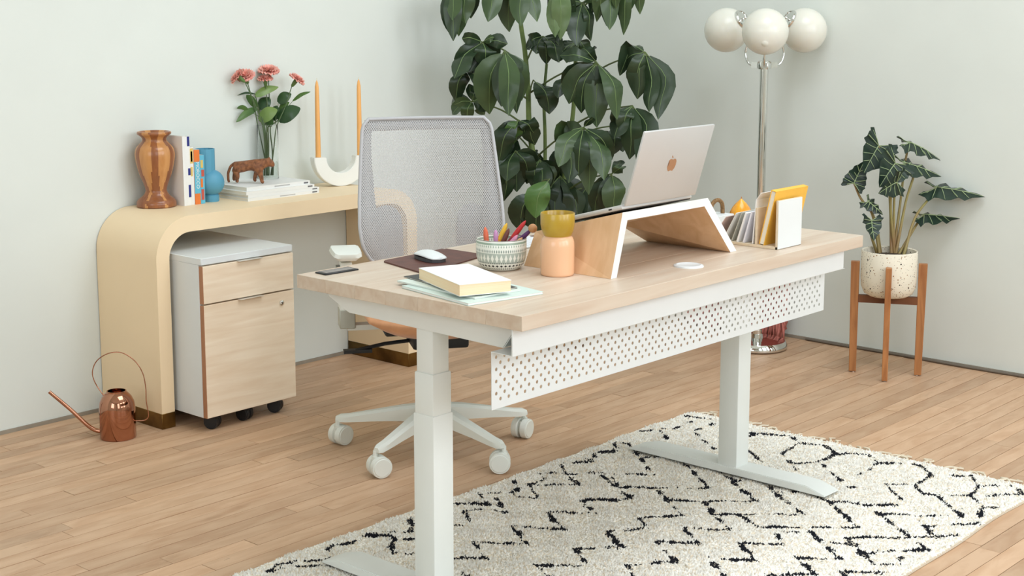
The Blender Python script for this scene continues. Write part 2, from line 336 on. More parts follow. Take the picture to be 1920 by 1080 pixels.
# ------------------------------------------------------------------ standing desk
HD,DL,DD,DT=.745,1.425,.709,.032
desk=thing('standing_desk','white framed standing desk with a pale maple top and perforated front panel','desk',(DL/2,DD/2,0)); dl=np.array(desk.location)
def D(p): return tuple(np.asarray(p,float)-dl)
ncut=7; ys=np.linspace(0,DD,ncut+1)
for i in range(ncut):
    boxo('desktop_stave',(0-dl[0],DL-dl[0],ys[i]-dl[1],ys[i+1]-dl[1],HD-DT,HD),m_maple,desk,r=.0007)
for k,X in enumerate((.0888,1.336)):
    c=(X-dl[0],.347-dl[1])
    for nm,hw,z0,z1 in (('leg',.0325,.034,.46),('leg_middle_stage',.0300,.452,.556),('leg_upper_stage',.0265,.548,.70)):
        boxo(nm,(c[0]-hw,c[0]+hw,c[1]-hw,c[1]+hw,z0,z1),m_wmetal,desk,r=.004,seg=2)
    y0,y1=.02-dl[1],.70-dl[1]
    prism_o('foot',[(y0,.0188),(y1,.0188),(y1,.023),(y1-.06,.040),(y0+.06,.040),(y0,.023)],c[0]-.04,c[0]+.04,m_wmetal,desk,axis='x',bev=.002)
    prism_o('side_bracket',[(.055-dl[1],HD-DT),(.66-dl[1],HD-DT),(.66-dl[1],HD-DT-.022),(.59-dl[1],HD-DT-.052),(.10-dl[1],HD-DT-.060)],c[0]-.035,c[0]+.035,m_wmetal,desk,axis='x',bev=.002)
boxo('rear_crossbar',(.09-dl[0],1.336-dl[0],.30-dl[1],.36-dl[1],HD-DT-.05,HD-DT-.002),m_wmetal,desk,r=.002)
boxo('apron',(.005-dl[0],1.376-dl[0],.030-dl[1],.034-dl[1],.654,HD-DT),m_white,desk,r=.0008)
# perforated panel: flange plus lattice of real holes
AP=bmesh.new(); box(AP,.012-dl[0],1.39-dl[0],.034-dl[1],.097-dl[1],.6525,.654)
q=.01325; X0,Z1=.012+.008,.6525; ncol=int((1.39-X0-.006)/q); nrow=8; zt=Z1-.0065
def cell(x0,x1,z0,z1,hole):
    yf,yb=.0955-dl[1],.097-dl[1]; xc,zc=(x0+x1)/2-dl[0],(z0+z1)/2; x0-=dl[0];x1-=dl[0]
    if not hole:
        for y in (yf,yb): AP.faces.new([AP.verts.new((a,y,b)) for a,b in ((x0,z0),(x1,z0),(x1,z1),(x0,z1))])
        return
    r=.0043; outer=[(x1,zc),(x1,z1),(xc,z1),(x0,z1),(x0,zc),(x0,z0),(xc,z0),(x1,z0)]; inn=[(xc+r*math.cos(k*math.pi/4),zc+r*math.sin(k*math.pi/4)) for k in range(8)]
    ring=[]
    for y in (yf,yb):
        o=[AP.verts.new((a,y,b)) for a,b in outer]; i_=[AP.verts.new((a,y,b)) for a,b in inn]; ring.append(i_)
        for k in range(8): AP.faces.new((o[k],o[(k+1)%8],i_[(k+1)%8],i_[k]))
    for k in range(8): AP.faces.new((ring[0][k],ring[0][(k+1)%8],ring[1][(k+1)%8],ring[1][k]))
for c in range(ncol):
    for r_ in range(nrow): cell(X0+c*q,X0+(c+1)*q,zt-(r_+1)*q,zt-r_*q,(c+r_)%2==0)
xe=X0+ncol*q; zb=zt-nrow*q
cell(.012,1.39,zt,Z1,False); cell(.012,1.39,.5265,zb,False); cell(.012,X0,zb,zt,False); cell(xe,1.39,zb,zt,False)
for x in (.012,1.39): AP.faces.new([AP.verts.new(v) for v in ((x-dl[0],.0955-dl[1],.5265),(x-dl[0],.097-dl[1],.5265),(x-dl[0],.097-dl[1],Z1),(x-dl[0],.0955-dl[1],Z1))])
AP.faces.new([AP.verts.new(v) for v in ((.012-dl[0],.0955-dl[1],.5265),(1.39-dl[0],.0955-dl[1],.5265),(1.39-dl[0],.097-dl[1],.5265),(.012-dl[0],.097-dl[1],.5265))])
bm_obj('modesty_panel',AP,m_white,desk)
g=pz(1291,499,HD); lathe_o('cable_grommet',[(0,.003),(.028,.003),(.030,.0045),(.036,.003),(.037,0),(0,0)],m_white,desk,n=36,c=D((g[0],g[1],HD)))
kp=boxo('control_pad',(-.05,.05,-.021,.021,0,.0035),m_black,desk,r=.0012); kc=pz(632,509.5,HD); kp.location=D((kc[0],kc[1],HD)); kp.rotation_euler=(0,0,-.06)
boxo('pad_display',(-.043,.043,-.014,.014,.0035,.0042),mat('grey_glass_display',(120,112,108),.25,var=.03),kp,r=.0003)

# ------------------------------------------------------------------ console table
KO,KT,KD,KZ=.497,.05,.342,.6931; KR=1.6174; KX1=KR+.052; ks=.053; ro=.135
cons=thing('waterfall_console','cream waterfall console table with rounded corners standing against the white wall','console table',((KO+KX1)/2,WY-.004-KD/2,0)); kl=np.array(cons.location)
outer=[(KO,.052)]+[(x,z) for x,z in arc(KO+ro,KZ-ro,ro,180,90,12)]+[(x,z) for x,z in arc(KX1-ro,KZ-ro,ro,90,0,12)]+[(KX1,.052)]
ri=ro-.051
inner=[(KR,.052)]+[(x,z) for x,z in arc(KR-ri,KZ-ks-ri,ri,0,90,12)]+[(x,z) for x,z in arc(KO+KT+ri,KZ-ks-ri,ri,90,180,12)]+[(KO+KT,.052)]
bm=bmesh.new(); y0,y1=WY-.004-KD-kl[1],WY-.004-kl[1]; P=outer+inner; n1=len(outer)
f=[bm.verts.new((x-kl[0],y0,z)) for x,z in P]; b=[bm.verts.new((x-kl[0],y1,z)) for x,z in P]
m=len(P)
for i in range(n1-1): 
    j=m-1-i; bm.faces.new((f[i],f[i+1],f[j-1],f[j])); bm.faces.new((b[i],b[j],b[j-1],b[i+1]))
for i in range(m): bm.faces.new((f[i],f[(i+1)%m],b[(i+1)%m],b[i]))
bm_obj('body',bm,m_cream,cons,autosmooth=30)
for a,b_ in ((KO,KO+KT),(KR,KX1)): boxo('brass_plinth',(a-kl[0]-.001,b_-kl[0]+.001,y0-.001,y1,0,.052),m_brass,cons,r=.001)

# ------------------------------------------------------------------ file cabinet
cf=pz(384,787,.05); CX,CYf=max(cf[0],KO+KT+.006)+.008,cf[1]-.002; CW,CD,CT=.372,.47,.525
cab=thing('file_cabinet','white rolling file cabinet with two pale wooden drawer fronts under the console','cabinet',(CX+CW/2,CYf+CD/2,0))
hx,hy=CW/2,CD/2; ZB=.05
boxo('body',(-hx,hx,-hy+.020,hy,ZB,ZB+CT-.022),m_white,cab,r=.001)
boxo('top_panel',(-hx-.001,hx+.001,-hy+.004,hy,ZB+CT-.022,ZB+CT),m_white,cab,r=.0015)
for z0,z1 in ((ZB+.001,ZB+.372),(ZB+.377,ZB+CT-.026)):
    dr=boxo('drawer_front',(-hx+.002,hx,-hy,-hy+.019,z0,z1),m_front,cab,r=.0012)
    boxo('drawer_edge',(-hx+.0005,-hx+.002,-hy+.0005,-hy+.019,z0,z1),m_fedge,dr,r=0)
    h_=boxo('tab_pull',(-.048,.048,-hy-.014,-hy+.012,z1+.0005,z1+.0025),mat('brushed_nickel',(222,216,204),.4,metal=.6,var=.03),dr,r=.0005)
lk=bmesh.new(); lathe(lk,[(0,.006),(.006,.006),(.0085,.004),(.009,0),(0,0)],20); bmesh.ops.rotate(lk,verts=lk.verts[:],matrix=Matrix.Rotation(math.pi/2,3,'X'))
o=bm_obj('lock',lk,m_chrome,cab,autosmooth=40); o.location=(hx-.055,-hy,ZB+.335)
boxo('key_slot',(-.0012,.0012,-.0068,-.006,-.004,.004),m_black,o,r=0)
def twin_caster(parent,x,y,r,w,m,rz,stem_z,name='caster'):
    bm=bmesh.new()
    for s in (-1,1):
        v0=len(bm.verts); prof=[(0,s*w*.50),(r*.80,s*w*.5),(r*.86,s*w*.46),(r*.97,s*w*.46),(r,s*w*.40),(r,s*w*.12),(r*.9,s*w*.08),(0,s*w*.08)]
        lathe(bm,prof,24)
    bmesh.ops.rotate(bm,verts=bm.verts[:],matrix=Matrix.Rotation(math.pi/2,3,'Y')); bmesh.ops.translate(bm,verts=bm.verts[:],vec=(0,0,r))
    o=bm_obj(name,bm,m,parent,autosmooth=40); o.location=(x,y,0); o.rotation_euler=(0,0,rz)
    bm=bmesh.new(); tube(bm,[(0,-.006,r*.9),(0,-.012,r*1.5),(0,-.012,r*2.0)],[w*.14,w*.2,w*.2],10); tube(bm,[(0,-.012,r*1.9),(0,-.012,stem_z)],w*.13,8)
    box(bm,-w*.07,w*.07,-r*.75,r*.4,r*.6,r*1.75)
    bm_obj('caster_fork',bm,m,o,autosmooth=40)
    return o
for x,y,a in ((-hx+.055,-hy+.046,.5),(0,-hy+.046,.3),(hx-.055,-hy+.046,.6),(-hx+.05,hy-.06,.2),(hx-.05,hy-.06,1.)): twin_caster(cab,x,y,.0245,.038,m_black,a,.052)

# ------------------------------------------------------------------ office chair
m_cwhite=mat('pale_grey_nylon',(226,229,220),.45,var=.01)
m_rim=mat('light_grey_rim',(182,182,183),.5,var=.02)
m_seat=mat('tan_seat_fabric',(214,156,112),.75,var=.06,scale=40,bump=.2,bscale=500,sheen=.3)
CH=np.array([.937,1.189,0]); CR=math.radians(-36)
chair=thing('office_chair','light grey mesh back office chair with tan seat rolled in behind the desk','chair',CH,CR)
lathe_o('base_hub',[(0,.075),(.030,.075),(.036,.085),(.040,.125),(.034,.15),(.028,.17),(0,.17)],m_cwhite,chair,n=28)
for k in range(5):
    a=math.radians(48.6+72*k)-CR; c,s=math.cos(a),math.sin(a)
    bm=bmesh.new(); rings=[]
    for r,zt,zb,w in ((.02,.150,.090,.026),(.10,.137,.092,.023),(.20,.116,.084,.019),(.275,.100,.076,.016),(.305,.096,.074,.015),(.318,.090,.076,.010)):
        rings.append([bm.verts.new((r*c-s*dx,r*s+c*dx,z)) for dx,z in ((-w,zb),(w,zb),(w,zt-.008),(w*.55,zt),(-w*.55,zt),(-w,zt-.008))])
    for a_,b_ in zip(rings,rings[1:]):
        for i in range(6): j=(i+1)%6; bm.faces.new((a_[i],a_[j],b_[j],b_[i]))
    bm.faces.new(rings[0][::-1]); bm.faces.new(rings[-1]); lg=bm_obj('base_leg',bm,m_cwhite,chair,autosmooth=35)
    twin_caster(chair,.304*c,.304*s,.032,.056,m_cwhite,a+[1.9,2.6,1.0,2.4,2.2][k],.08)
tube_o('gas_lift',[(0,0,.16),(0,0,.27)],.025,m_cwhite,chair,n=20); tube_o('gas_piston',[(0,0,.27),(0,0,.36)],.014,m_chrome,chair,n=16)
mech=boxo('tilt_mechanism',(-.085,.085,-.15,.13,.355,.407),m_black,chair,r=.008,seg=2)
for s,y,t in ((-1,-.06,-.015),(1,-.05,.005),(1,.03,.0)):
    bm=bmesh.new(); tube(bm,[(s*.06,y,.368),(s*.16,y-.01,.362),(s*.25,y-.02,.352+t*.3)],.006,8)
    box(bm,min(s*.20,s*.285),max(s*.20,s*.285),y-.033,y-.007,.346+t*.3,.356+t*.3); bm_obj('tilt_lever',bm,m_black,chair,autosmooth=40)
def grid_o(name,nx,nz,fn,m,parent,thick=0.,smooth=True):
    V=[fn(i/nx,k/nz) for k in range(nz+1) for i in range(nx+1)]; Fc=[(k*(nx+1)+i,k*(nx+1)+i+1,(k+1)*(nx+1)+i+1,(k+1)*(nx+1)+i) for k in range(nz) for i in range(nx)]
    o=mesh_obj(name,V,Fc,m,parent,smooth)
    if thick: md=o.modifiers.new('s','SOLIDIFY'); md.thickness=thick; md.offset=0
    return o
def seat_shape(zoff,sc):
    def fn(u,v):
        x=(u-.5)*2; y=(v-.5)*2; q=max(abs(x),abs(y)); l=math.hypot(x,y) or 1; k=q/l; k=k*.45+.55*1 if q else 1
        r=(1-.14*(abs(x*y)))
        X=x*.265*sc*r; Y=y*.245*sc*r-.01
        z=zoff+.018*abs(x)**2.5-.022*max(0,-y)**3+.012*max(0,y)**2
        return (X,Y,z)
    return fn
bm=bmesh.new(); top=seat_shape(.487,.95); mid=seat_shape(.462,.98); bot=seat_shape(.422,.84); nS=14
ids={}
def sv(layer,i,k):
    key=(layer,i,k)
    if key not in ids:
        p=list((top,mid,bot)[layer](i/nS,k/nS))
        if layer==0: e=max(abs(i/nS-.5),abs(k/nS-.5))*2; p[2]-=.014*max(0,(e-.75)/.25)**2
        if layer==2: p[2]+=.018*(abs(i/nS-.5)*2)**3
        ids[key]=bm.verts.new(p)
    return ids[key]
for layer in (0,2):
    for k in range(nS):
        for i in range(nS): bm.faces.new((sv(layer,i,k),sv(layer,i+1,k),sv(layer,i+1,k+1),sv(layer,i,k+1)))
ring=[(i,0) for i in range(nS)]+[(nS,k) for k in range(nS)]+[(nS-i,nS) for i in range(nS)]+[(0,nS-k) for k in range(nS)]
for a,b in zip(ring,ring[1:]+ring[:1]):
    bm.faces.new((sv(0,*a),sv(0,*b),sv(1,*b),sv(1,*a))); bm.faces.new((sv(1,*a),sv(1,*b),sv(2,*b),sv(2,*a)))
seat=bm_obj('seat',bm,m_seat,chair,smooth=True)
bp=boxo('seat_pan',(-.17,.17,-.17,.17,.405,.418),m_black,chair,r=.005)
BXO=.022
def bw(z):  # half width of the back at height z
    return float(np.interp(z,[.535,.55,.575,.61,.67,.75,.86,.97,.99,1.0],[.150,.178,.202,.220,.229,.226,.217,.207,.199,.185]))
def byv(x,z): return .165+.16*(z-.55)+.10*(z-.55)**2-.035*(x/.22)**2+.012*math.exp(-((z-.68)/.09)**2)*-1
def back_fn(u,v,inset=0.,dy=0.): z=.535+(1.0-.535)*v; x=(u-.5)*2*(bw(z)-inset); return (x+BXO,byv(x,z)+dy,z)
m_mesh=bpy.data.materials.new('woven_mesh'); m_mesh.use_nodes=True; N,L=m_mesh.node_tree.nodes,m_mesh.node_tree.links
pb=N['Principled BSDF']; pb.inputs['Base Color'].default_value=lin((186,185,183)); pb.inputs['Roughness'].default_value=.6
tc=N.new('ShaderNodeTexCoord'); sx=N.new('ShaderNodeSeparateXYZ'); L.new(tc.outputs['Object'],sx.inputs[0])
def mth(op,a,b=None):
    n=N.new('ShaderNodeMath'); n.operation=op
    for i,v in enumerate((a,b)):
        if v is None: continue
        if isinstance(v,(int,float)): n.inputs[i].default_value=v
        else: L.new(v,n.inputs[i])
    return n.outputs[0]
kx=2*math.pi/.0058; kz=2*math.pi/.0100
w1=mth('COSINE',mth('MULTIPLY',sx.outputs[0],kx)); w2=mth('COSINE',mth('MULTIPLY',sx.outputs[2],kz))
hole=mth('GREATER_THAN',mth('MULTIPLY',w1,w2),.12)
tr=N.new('ShaderNodeBsdfTransparent'); mxs=N.new('ShaderNodeMixShader'); L.new(hole,mxs.inputs[0]); L.new(pb.outputs[0],mxs.inputs[1]); L.new(tr.outputs[0],mxs.inputs[2]); L.new(mxs.outputs[0],N['Material Output'].inputs[0])
grid_o('mesh_back',20,26,lambda u,v:back_fn(u,v),m_mesh,chair)
zs=[.535+(1.0-.535)*i/26 for i in range(27)]
DZB=0.
outl=[(bw(z)+BXO,byv(bw(z),z),z) for z in zs]+[(x+BXO,byv(x,1.0),1.0) for x in np.linspace(bw(1.0),-bw(1.0),9)[1:-1]]+[(-bw(z)+BXO,byv(bw(z),z),z) for z in zs[::-1]]+[(x+BXO,byv(x,.535),.535) for x in np.linspace(-bw(.535),bw(.535),9)[1:]]
bm=bmesh.new(); tube(bm,outl,.0058,8); bm_obj('back_rim',bm,m_rim,chair,smooth=True)
# rear frame: a band inside the outline, wider towards the waist, and two lower wings joined to the spine
V=[];Fc=[]
def band(z): return float(np.interp(z,[.54,.62,.70,.78,.9,1.0],[.075,.06,.055,.045,.030,.028]))
for s in (-1,1):
    k0=len(V)
    for i,z in enumerate(zs):
        for q_ in (0,1): x=s*(bw(z)-.004-q_*band(z)); V.append((x+BXO,byv(x,z)+.014,z))
    Fc+=[(k0+2*i,k0+2*i+1,k0+2*i+3,k0+2*i+2) for i in range(len(zs)-1)]
k0=len(V); xsb=np.linspace(-bw(.985),bw(.985),13)
for x in xsb:
    for z in (.962,.996): V.append((x*.98+BXO,byv(x,z)+.014,z))
Fc+=[(k0+2*i,k0+2*i+1,k0+2*i+3,k0+2*i+2) for i in range(12)]
o=mesh_obj('rear_frame',V,Fc,m_rim,chair,True); md=o.modifiers.new('s','SOLIDIFY'); md.thickness=.008
for s in (-1,1):
    wing=[(.085,.50),(.085,.66),(.092,.70),(.112,.722),(.14,.73),(.17,.722),(.20,.69),(.208,.64),(.19,.585),(.15,.545),(.12,.50)]
    bm=bmesh.new(); a=[bm.verts.new((s*x+BXO,byv(x,z)+.030,z)) for x,z in wing]; bm.faces.new(a if s>0 else a[::-1]); bmesh.ops.triangulate(bm,faces=bm.faces[:])
    o=bm_obj('back_wing',bm,m_rim,chair); md=o.modifiers.new('s','SOLIDIFY'); md.thickness=.01
tube_o('spine',[(BXO,.10,.385),(BXO,.19,.395),(BXO,.235,.43),(BXO,.235,.53)],[.022,.022,.02,.018],m_rim,chair,n=10,smooth_n=6)
tube_o('spine_crossbar',[(BXO-.15,byv(.15,.55)+.03,.545),(BXO,.225,.525),(BXO+.15,byv(.15,.55)+.03,.545)],.016,m_rim,chair,n=8,smooth_n=6)
for s in (-1,1):
    ar=bmesh.new(); rings=[]
    for y,w,zt,zb in ((-.075,.030,.633,.622),(-.068,.042,.637,.612),(-.02,.047,.640,.606),(.04,.047,.640,.604),(.075,.040,.638,.610),(.085,.025,.634,.622)):
        rings.append([ar.verts.new((s*.262+dx,y+.035,z)) for dx,z in ((-w*.55,zb),(w*.55,zb),(w,zt-.012),(w*.9,zt),(-w*.9,zt),(-w,zt-.012))])
    for a_,b_ in zip(rings,rings[1:]):
        for i in range(6): j=(i+1)%6; ar.faces.new((a_[i],a_[j],b_[j],b_[i]))
    ar.faces.new(rings[0][::-1]); ar.faces.new(rings[-1]); arm=bm_obj('armrest',ar,m_cwhite,chair,autosmooth=40)
    bm=rbox(s*.262-.018,s*.262+.018,.015,.065,.42,.60,.006); box(bm,s*.262-.022,s*.262+.022,.010,.07,.40,.50)
    box(bm,min(s*.10,s*.262),max(s*.10,s*.262),.015,.06,.388,.404); bm_obj('arm_post',bm,m_cwhite,chair,autosmooth=40)
    boxo('height_button',(s*.262-.030,s*.262-.018,.03,.05,.578,.588),mat('grey_plastic',(120,122,116),.5),arm,r=.001)
    boxo('post_sleeve',(s*.262-.024,s*.262+.024,.008,.072,.395,.455),mat('sage_grey_plastic',(178,180,168),.5),chair,r=.003)

for ch in chair.children:
    if ch.name.split('.')[0] in ('mesh_back','back_rim','rear_frame','back_wing'): ch.location.z=.016

# ------------------------------------------------------------------ floor lamp
lp=pz(1419,652,0.)
lamp=thing('floor_lamp','chrome floor lamp with three white glass globes standing in the corner','lamp',(lp[0],lp[1],0))
lathe_o('lamp_base',[(0,0),(.112,0),(.121,.006),(.122,.018),(.112,.034),(.05,.040),(.024,.043),(.022,.060),(0,.060)],m_chrome,lamp,n=56)
dl_=depth_of(lp); zc=pd(1433,120,dl_)[2]; zg=pd(1430,57,dl_-.15)[2]
tube_o('pole',[(0,0,.04),(0,0,zc+.01)],.0165,m_chrome,lamp,n=28); tube_o('pole_ferrule',[(0,0,.05),(0,0,.075)],.019,m_chrome,lamp,n=28)
lathe_o('collar',[(0,zc-.012),(.026,zc-.012),(.028,zc-.006),(.028,zc+.014),(.022,zc+.02),(.008,zc+.022),(.006,zc+.034),(0,zc+.036)],m_chrome,lamp,n=28)
va=math.atan2(CAM[1]-lp[1],CAM[0]-lp[0])                                 # one globe leans towards the viewer's side of the room
for k in range(3):
    a=va+k*2*math.pi/3; c,s=math.cos(a),math.sin(a)
    P=lambda r,z:(r*c,r*s,z)
    bm=bmesh.new(); box(bm,.0,.052,-.012,.012,zc-.008,zc+.014,Matrix.Rotation(a,4,'Z')); bm_obj('arm_socket',bm,m_chrome,lamp)
    arm=tube_o('arm',[P(.05,zc+.002),P(.072,zc+.010),P(.086,zc+.045),P(.078,zc+.085),P(.066,zg+.010),P(.076,zg+.028),P(.100,zg+.030)],.0045,m_chrome,lamp,n=10,smooth_n=6)
    R_=.176; ax=Vector((-c*.86,-s*.86,.5)).normalized(); rot=ax.to_track_quat('Z','Y').to_matrix().to_4x4(); rot.translation=Vector((R_*c,R_*s,zg))
    bm=bmesh.new(); rr=.088; lathe(bm,[(.032,math.sqrt(rr*rr-.032**2))]+[(rr*math.sin(t),rr*math.cos(t)) for t in np.linspace(.42,math.pi-.16,26)]+[(.012,-rr*.995),(.009,-rr*1.03),(0,-rr*1.04)],40)
    bmesh.ops.transform(bm,matrix=rot,verts=bm.verts[:]); gl=bm_obj('globe',bm,m_opal,lamp,smooth=True)
    bm=bmesh.new(); lathe(bm,[(0,rr*.90),(.0385,rr*.90),(.041,rr*.93),(.041,rr*1.0),(.038,rr*1.04),(.034,rr*1.04),(.033,rr*1.01),(0,rr*1.01)],32); bmesh.ops.transform(bm,matrix=rot,verts=bm.verts[:]); bm_obj('globe_cap',bm,m_chrome,lamp,autosmooth=40)
    bm=bmesh.new(); tube(bm,[rot@Vector((0,0,rr*1.0)),rot@Vector((0,0,rr*1.18))],.006,10); bm_obj('cap_stud',bm,m_chrome,lamp,smooth=True)

# ------------------------------------------------------------------ pouf behind lamp, wall cable
m_pouf=mat('rust_cushion',(150,70,60),.9,bump=.4,bscale=150); m_tas=mat('pink_wool_fringe',(196,118,106),.95,var=.12,scale=60)
pouf=thing('fringed_cushion','rust floor cushion with dusty pink wool fringe leaning on the wall behind the lamp','cushion',(2.955,1.40,.0)); hwc=.235; tl=math.atan2(.055,.36)
def cu(y,z,o=0.): return (o*math.cos(tl)+z*math.sin(tl)*.9, y, z)
V=[];Fc=[];nC=14
for sg in (-1,1):
    for i in range(nC+1):
        for k in range(nC+1):
            u,v=i/nC*2-1,k/nC*2-1; V.append(cu(u*hwc*.93,.22+v*.155,sg*.028*(1-u**4)*(1-v**4)))
    b0=0 if sg<0 else (nC+1)**2
    for i in range(nC):
        for k in range(nC): a=b0+i*(nC+1)+k; Fc.append((a,a+1,a+nC+2,a+nC+1) if sg<0 else (a,a+nC+1,a+nC+2,a+1))
mesh_obj('pillow',V,Fc,m_pouf,pouf,True)
bm=bmesh.new()
for i in range(130):
    y=-hwc+2*hwc*i/129+random.uniform(-.004,.004); l=random.uniform(.07,.10); w=random.uniform(-.012,.012); o_=random.uniform(-.022,.012)
    tube(bm,[cu(y*.95,.085,o_*.3),cu(y+w*.5,.085-l*.5,o_),cu(y+w,max(.006,.10-l-.012),o_*1.1)],[.0045,.0055,.0042],5)
for s in (-1,1):
    for i in range(46):
        z=.09+.27*i/45; l=random.uniform(.04,.06); tube(bm,[cu(s*hwc*.92,z,0),cu(s*(hwc*.92+.018),z-l*.4,random.uniform(-.01,.01)),cu(s*(hwc*.92+.022),max(.008,z-l),random.uniform(-.012,.012))],[.0045,.0055,.004],5)
o=bm_obj('wool_fringe',bm,m_tas,pouf,smooth=True); o['kind']='stuff'
cb=[(WX-.012,1.10,.006),(WX-.016,.95,.006),(WX-.012,.7,.006),(WX-.02,.4,.006),(WX-.014,.1,.006),(WX-.03,-.3,.006),(WX-.018,-.8,.006),(WX-.02,-1.6,.006)]
tag(tube_o('power_cable',cb,.005,mat('dark_cable',(112,102,90),.6),None,n=8,smooth_n=6),'dark power cable running along the foot of the right wall','cable')
# ------------------------------------------------------------------ watering can
wc=pz(226,821,0.)+np.array([.0,.012,0]); can=thing('watering_can','small polished copper watering can with thin wire handle on the floor by the wall','watering can',(wc[0],wc[1],0))
def LR(l,z,d=0.): return (C_R[0]*l+(-C_R[1])*d, C_R[1]*l+C_R[0]*d, z)      # lateral, height, depth in the can's own upright plane
lathe_o('body',[(0,0),(.054,0),(.057,.003),(.057,.098),(.054,.118),(.046,.135),(.036,.146),(.031,.150),(.031,.154),(.028,.154),(.028,.146),(.034,.141),(.05,.11),(.053,.01),(0,.006)],m_copper,can,n=56)
tube_o('spout',[LR(-.048,.020),LR(-.068,.022),LR(-.095,.038),LR(-.150,.092),LR(-.215,.150)],[.0075,.0072,.0068,.006,.0055],m_copper,can,n=14,smooth_n=6)
tube_o('wire_handle',[LR(-.042,.138),LR(-.066,.178),LR(-.074,.215),LR(-.058,.252),LR(-.02,.276),LR(.022,.278),LR(.062,.252),LR(.086,.212),LR(.094,.165),LR(.094,.12),LR(.099,.085),LR(.098,.066),LR(.085,.056),LR(.054,.054)],.0017,m_copper,can,n=8,smooth_n=5)

# ------------------------------------------------------------------ plant stand, pot
ft=[pz(1602,698),pz(1662,713),pz(1716,703)]; pc=(ft[0]+ft[2])/2; pc[2]=0
stand=thing('plant_stand','mid-brown wooden four-legged plant stand against the right wall','plant stand',pc)
a0=math.atan2(CAM[1]-pc[1],CAM[0]-pc[0]); rl_=.112; LH=.425; ZS=.300
for k in range(4):
    a=a0+k*math.pi/2; M_=Matrix.Rotation(a,4,'Z'); bm=bmesh.new(); w=.0105; 
    vs=[(rl_-.006,-w,.004),(rl_+.020,-w,.004),(rl_+.020,w,.004),(rl_-.006,w,.004),(rl_-.006+.0,-w*1.05,LH),(rl_+.026,-w*1.05,LH),(rl_+.026,w*1.05,LH),(rl_-.006,w*1.05,LH)]
    v=[bm.verts.new(M_@Vector(p)) for p in vs]
    for f in BF: bm.faces.new([v[i] for i in f])
    bmesh.ops.bevel(bm,geom=bm.edges[:],offset=.0015,segments=1,affect='EDGES'); lg=bm_obj('leg',bm,m_teak,stand)
    bm=bmesh.new(); lathe(bm,[(0,0),(.006,0),(.006,.005),(0,.005)],12,c=tuple(M_@Vector((rl_+.004,0,0)))); bm_obj('foot_glide',bm,m_chrome,lg)
for k in range(2):
    a=a0+k*math.pi/2; bm=bmesh.new(); box(bm,-rl_+.004,rl_-.004,-.011,.011,ZS-.030-.0*k,ZS-.002 if k==0 else ZS-.002,Matrix.Rotation(a,4,'Z')); bm_obj('cross_rail',bm,mat('dark_teak',(120,74,44),.55,wood=(2,14,14),scale=3),stand)
m_terr=bpy.data.materials.new('speckled_terrazzo'); m_terr.use_nodes=True; N,L=m_terr.node_tree.nodes,m_terr.node_tree.links
tc=N.new('ShaderNodeTexCoord'); prev=None; base=lin((232,224,204))
for sc_,th,colr_ in ((95,.16,(150,110,70)),(60,.13,(60,50,40)),(170,.15,(90,78,60))):
    v=N.new('ShaderNodeTexVoronoi'); v.inputs['Scale'].default_value=sc_; L.new(tc.outputs['Object'],v.inputs['Vector'])
    sel=N.new('ShaderNodeSeparateColor'); L.new(v.outputs['Color'],sel.inputs[0])
    lt=N.new('ShaderNodeMath'); lt.operation='LESS_THAN'; L.new(v.outputs['Distance'],lt.inputs[0]); lt.inputs[1].default_value=th+.06
    l2=N.new('ShaderNodeMath'); l2.operation='LESS_THAN'; L.new(sel.outputs[0],l2.inputs[0]); l2.inputs[1].default_value=.38
    ml=N.new('ShaderNodeMath'); ml.operation='MULTIPLY'; L.new(lt.outputs[0],ml.inputs[0]); L.new(l2.outputs[0],ml.inputs[1])
    mx=N.new('ShaderNodeMix'); mx.data_type='RGBA'; L.new(ml.outputs[0],mx.inputs[0])
    if prev is None: mx.inputs[6].default_value=base
    else: L.new(prev,mx.inputs[6])
    mx.inputs[7].default_value=lin(colr_); prev=mx.outputs[2]
L.new(prev,N['Principled BSDF'].inputs['Base Color']); N['Principled BSDF'].inputs['Roughness'].default_value=.7
pot=thing('terrazzo_pot','cream speckled terrazzo plant pot sitting on the wooden stand','pot',(pc[0],pc[1],ZS))
lathe_o('pot_wall',[(0,0),(.070,0),(.088,.010),(.099,.035),(.102,.07),(.102,.168),(.100,.171),(.096,.168),(.095,.14),(0,.135)],m_terr,pot,n=48)
lathe_o('soil',[(0,.150),(.05,.152),(.0945,.146),(.0945,.137)],mat('potting_soil',(70,54,40),.95,bump=1,bscale=90,var=.2),pot,n=32)

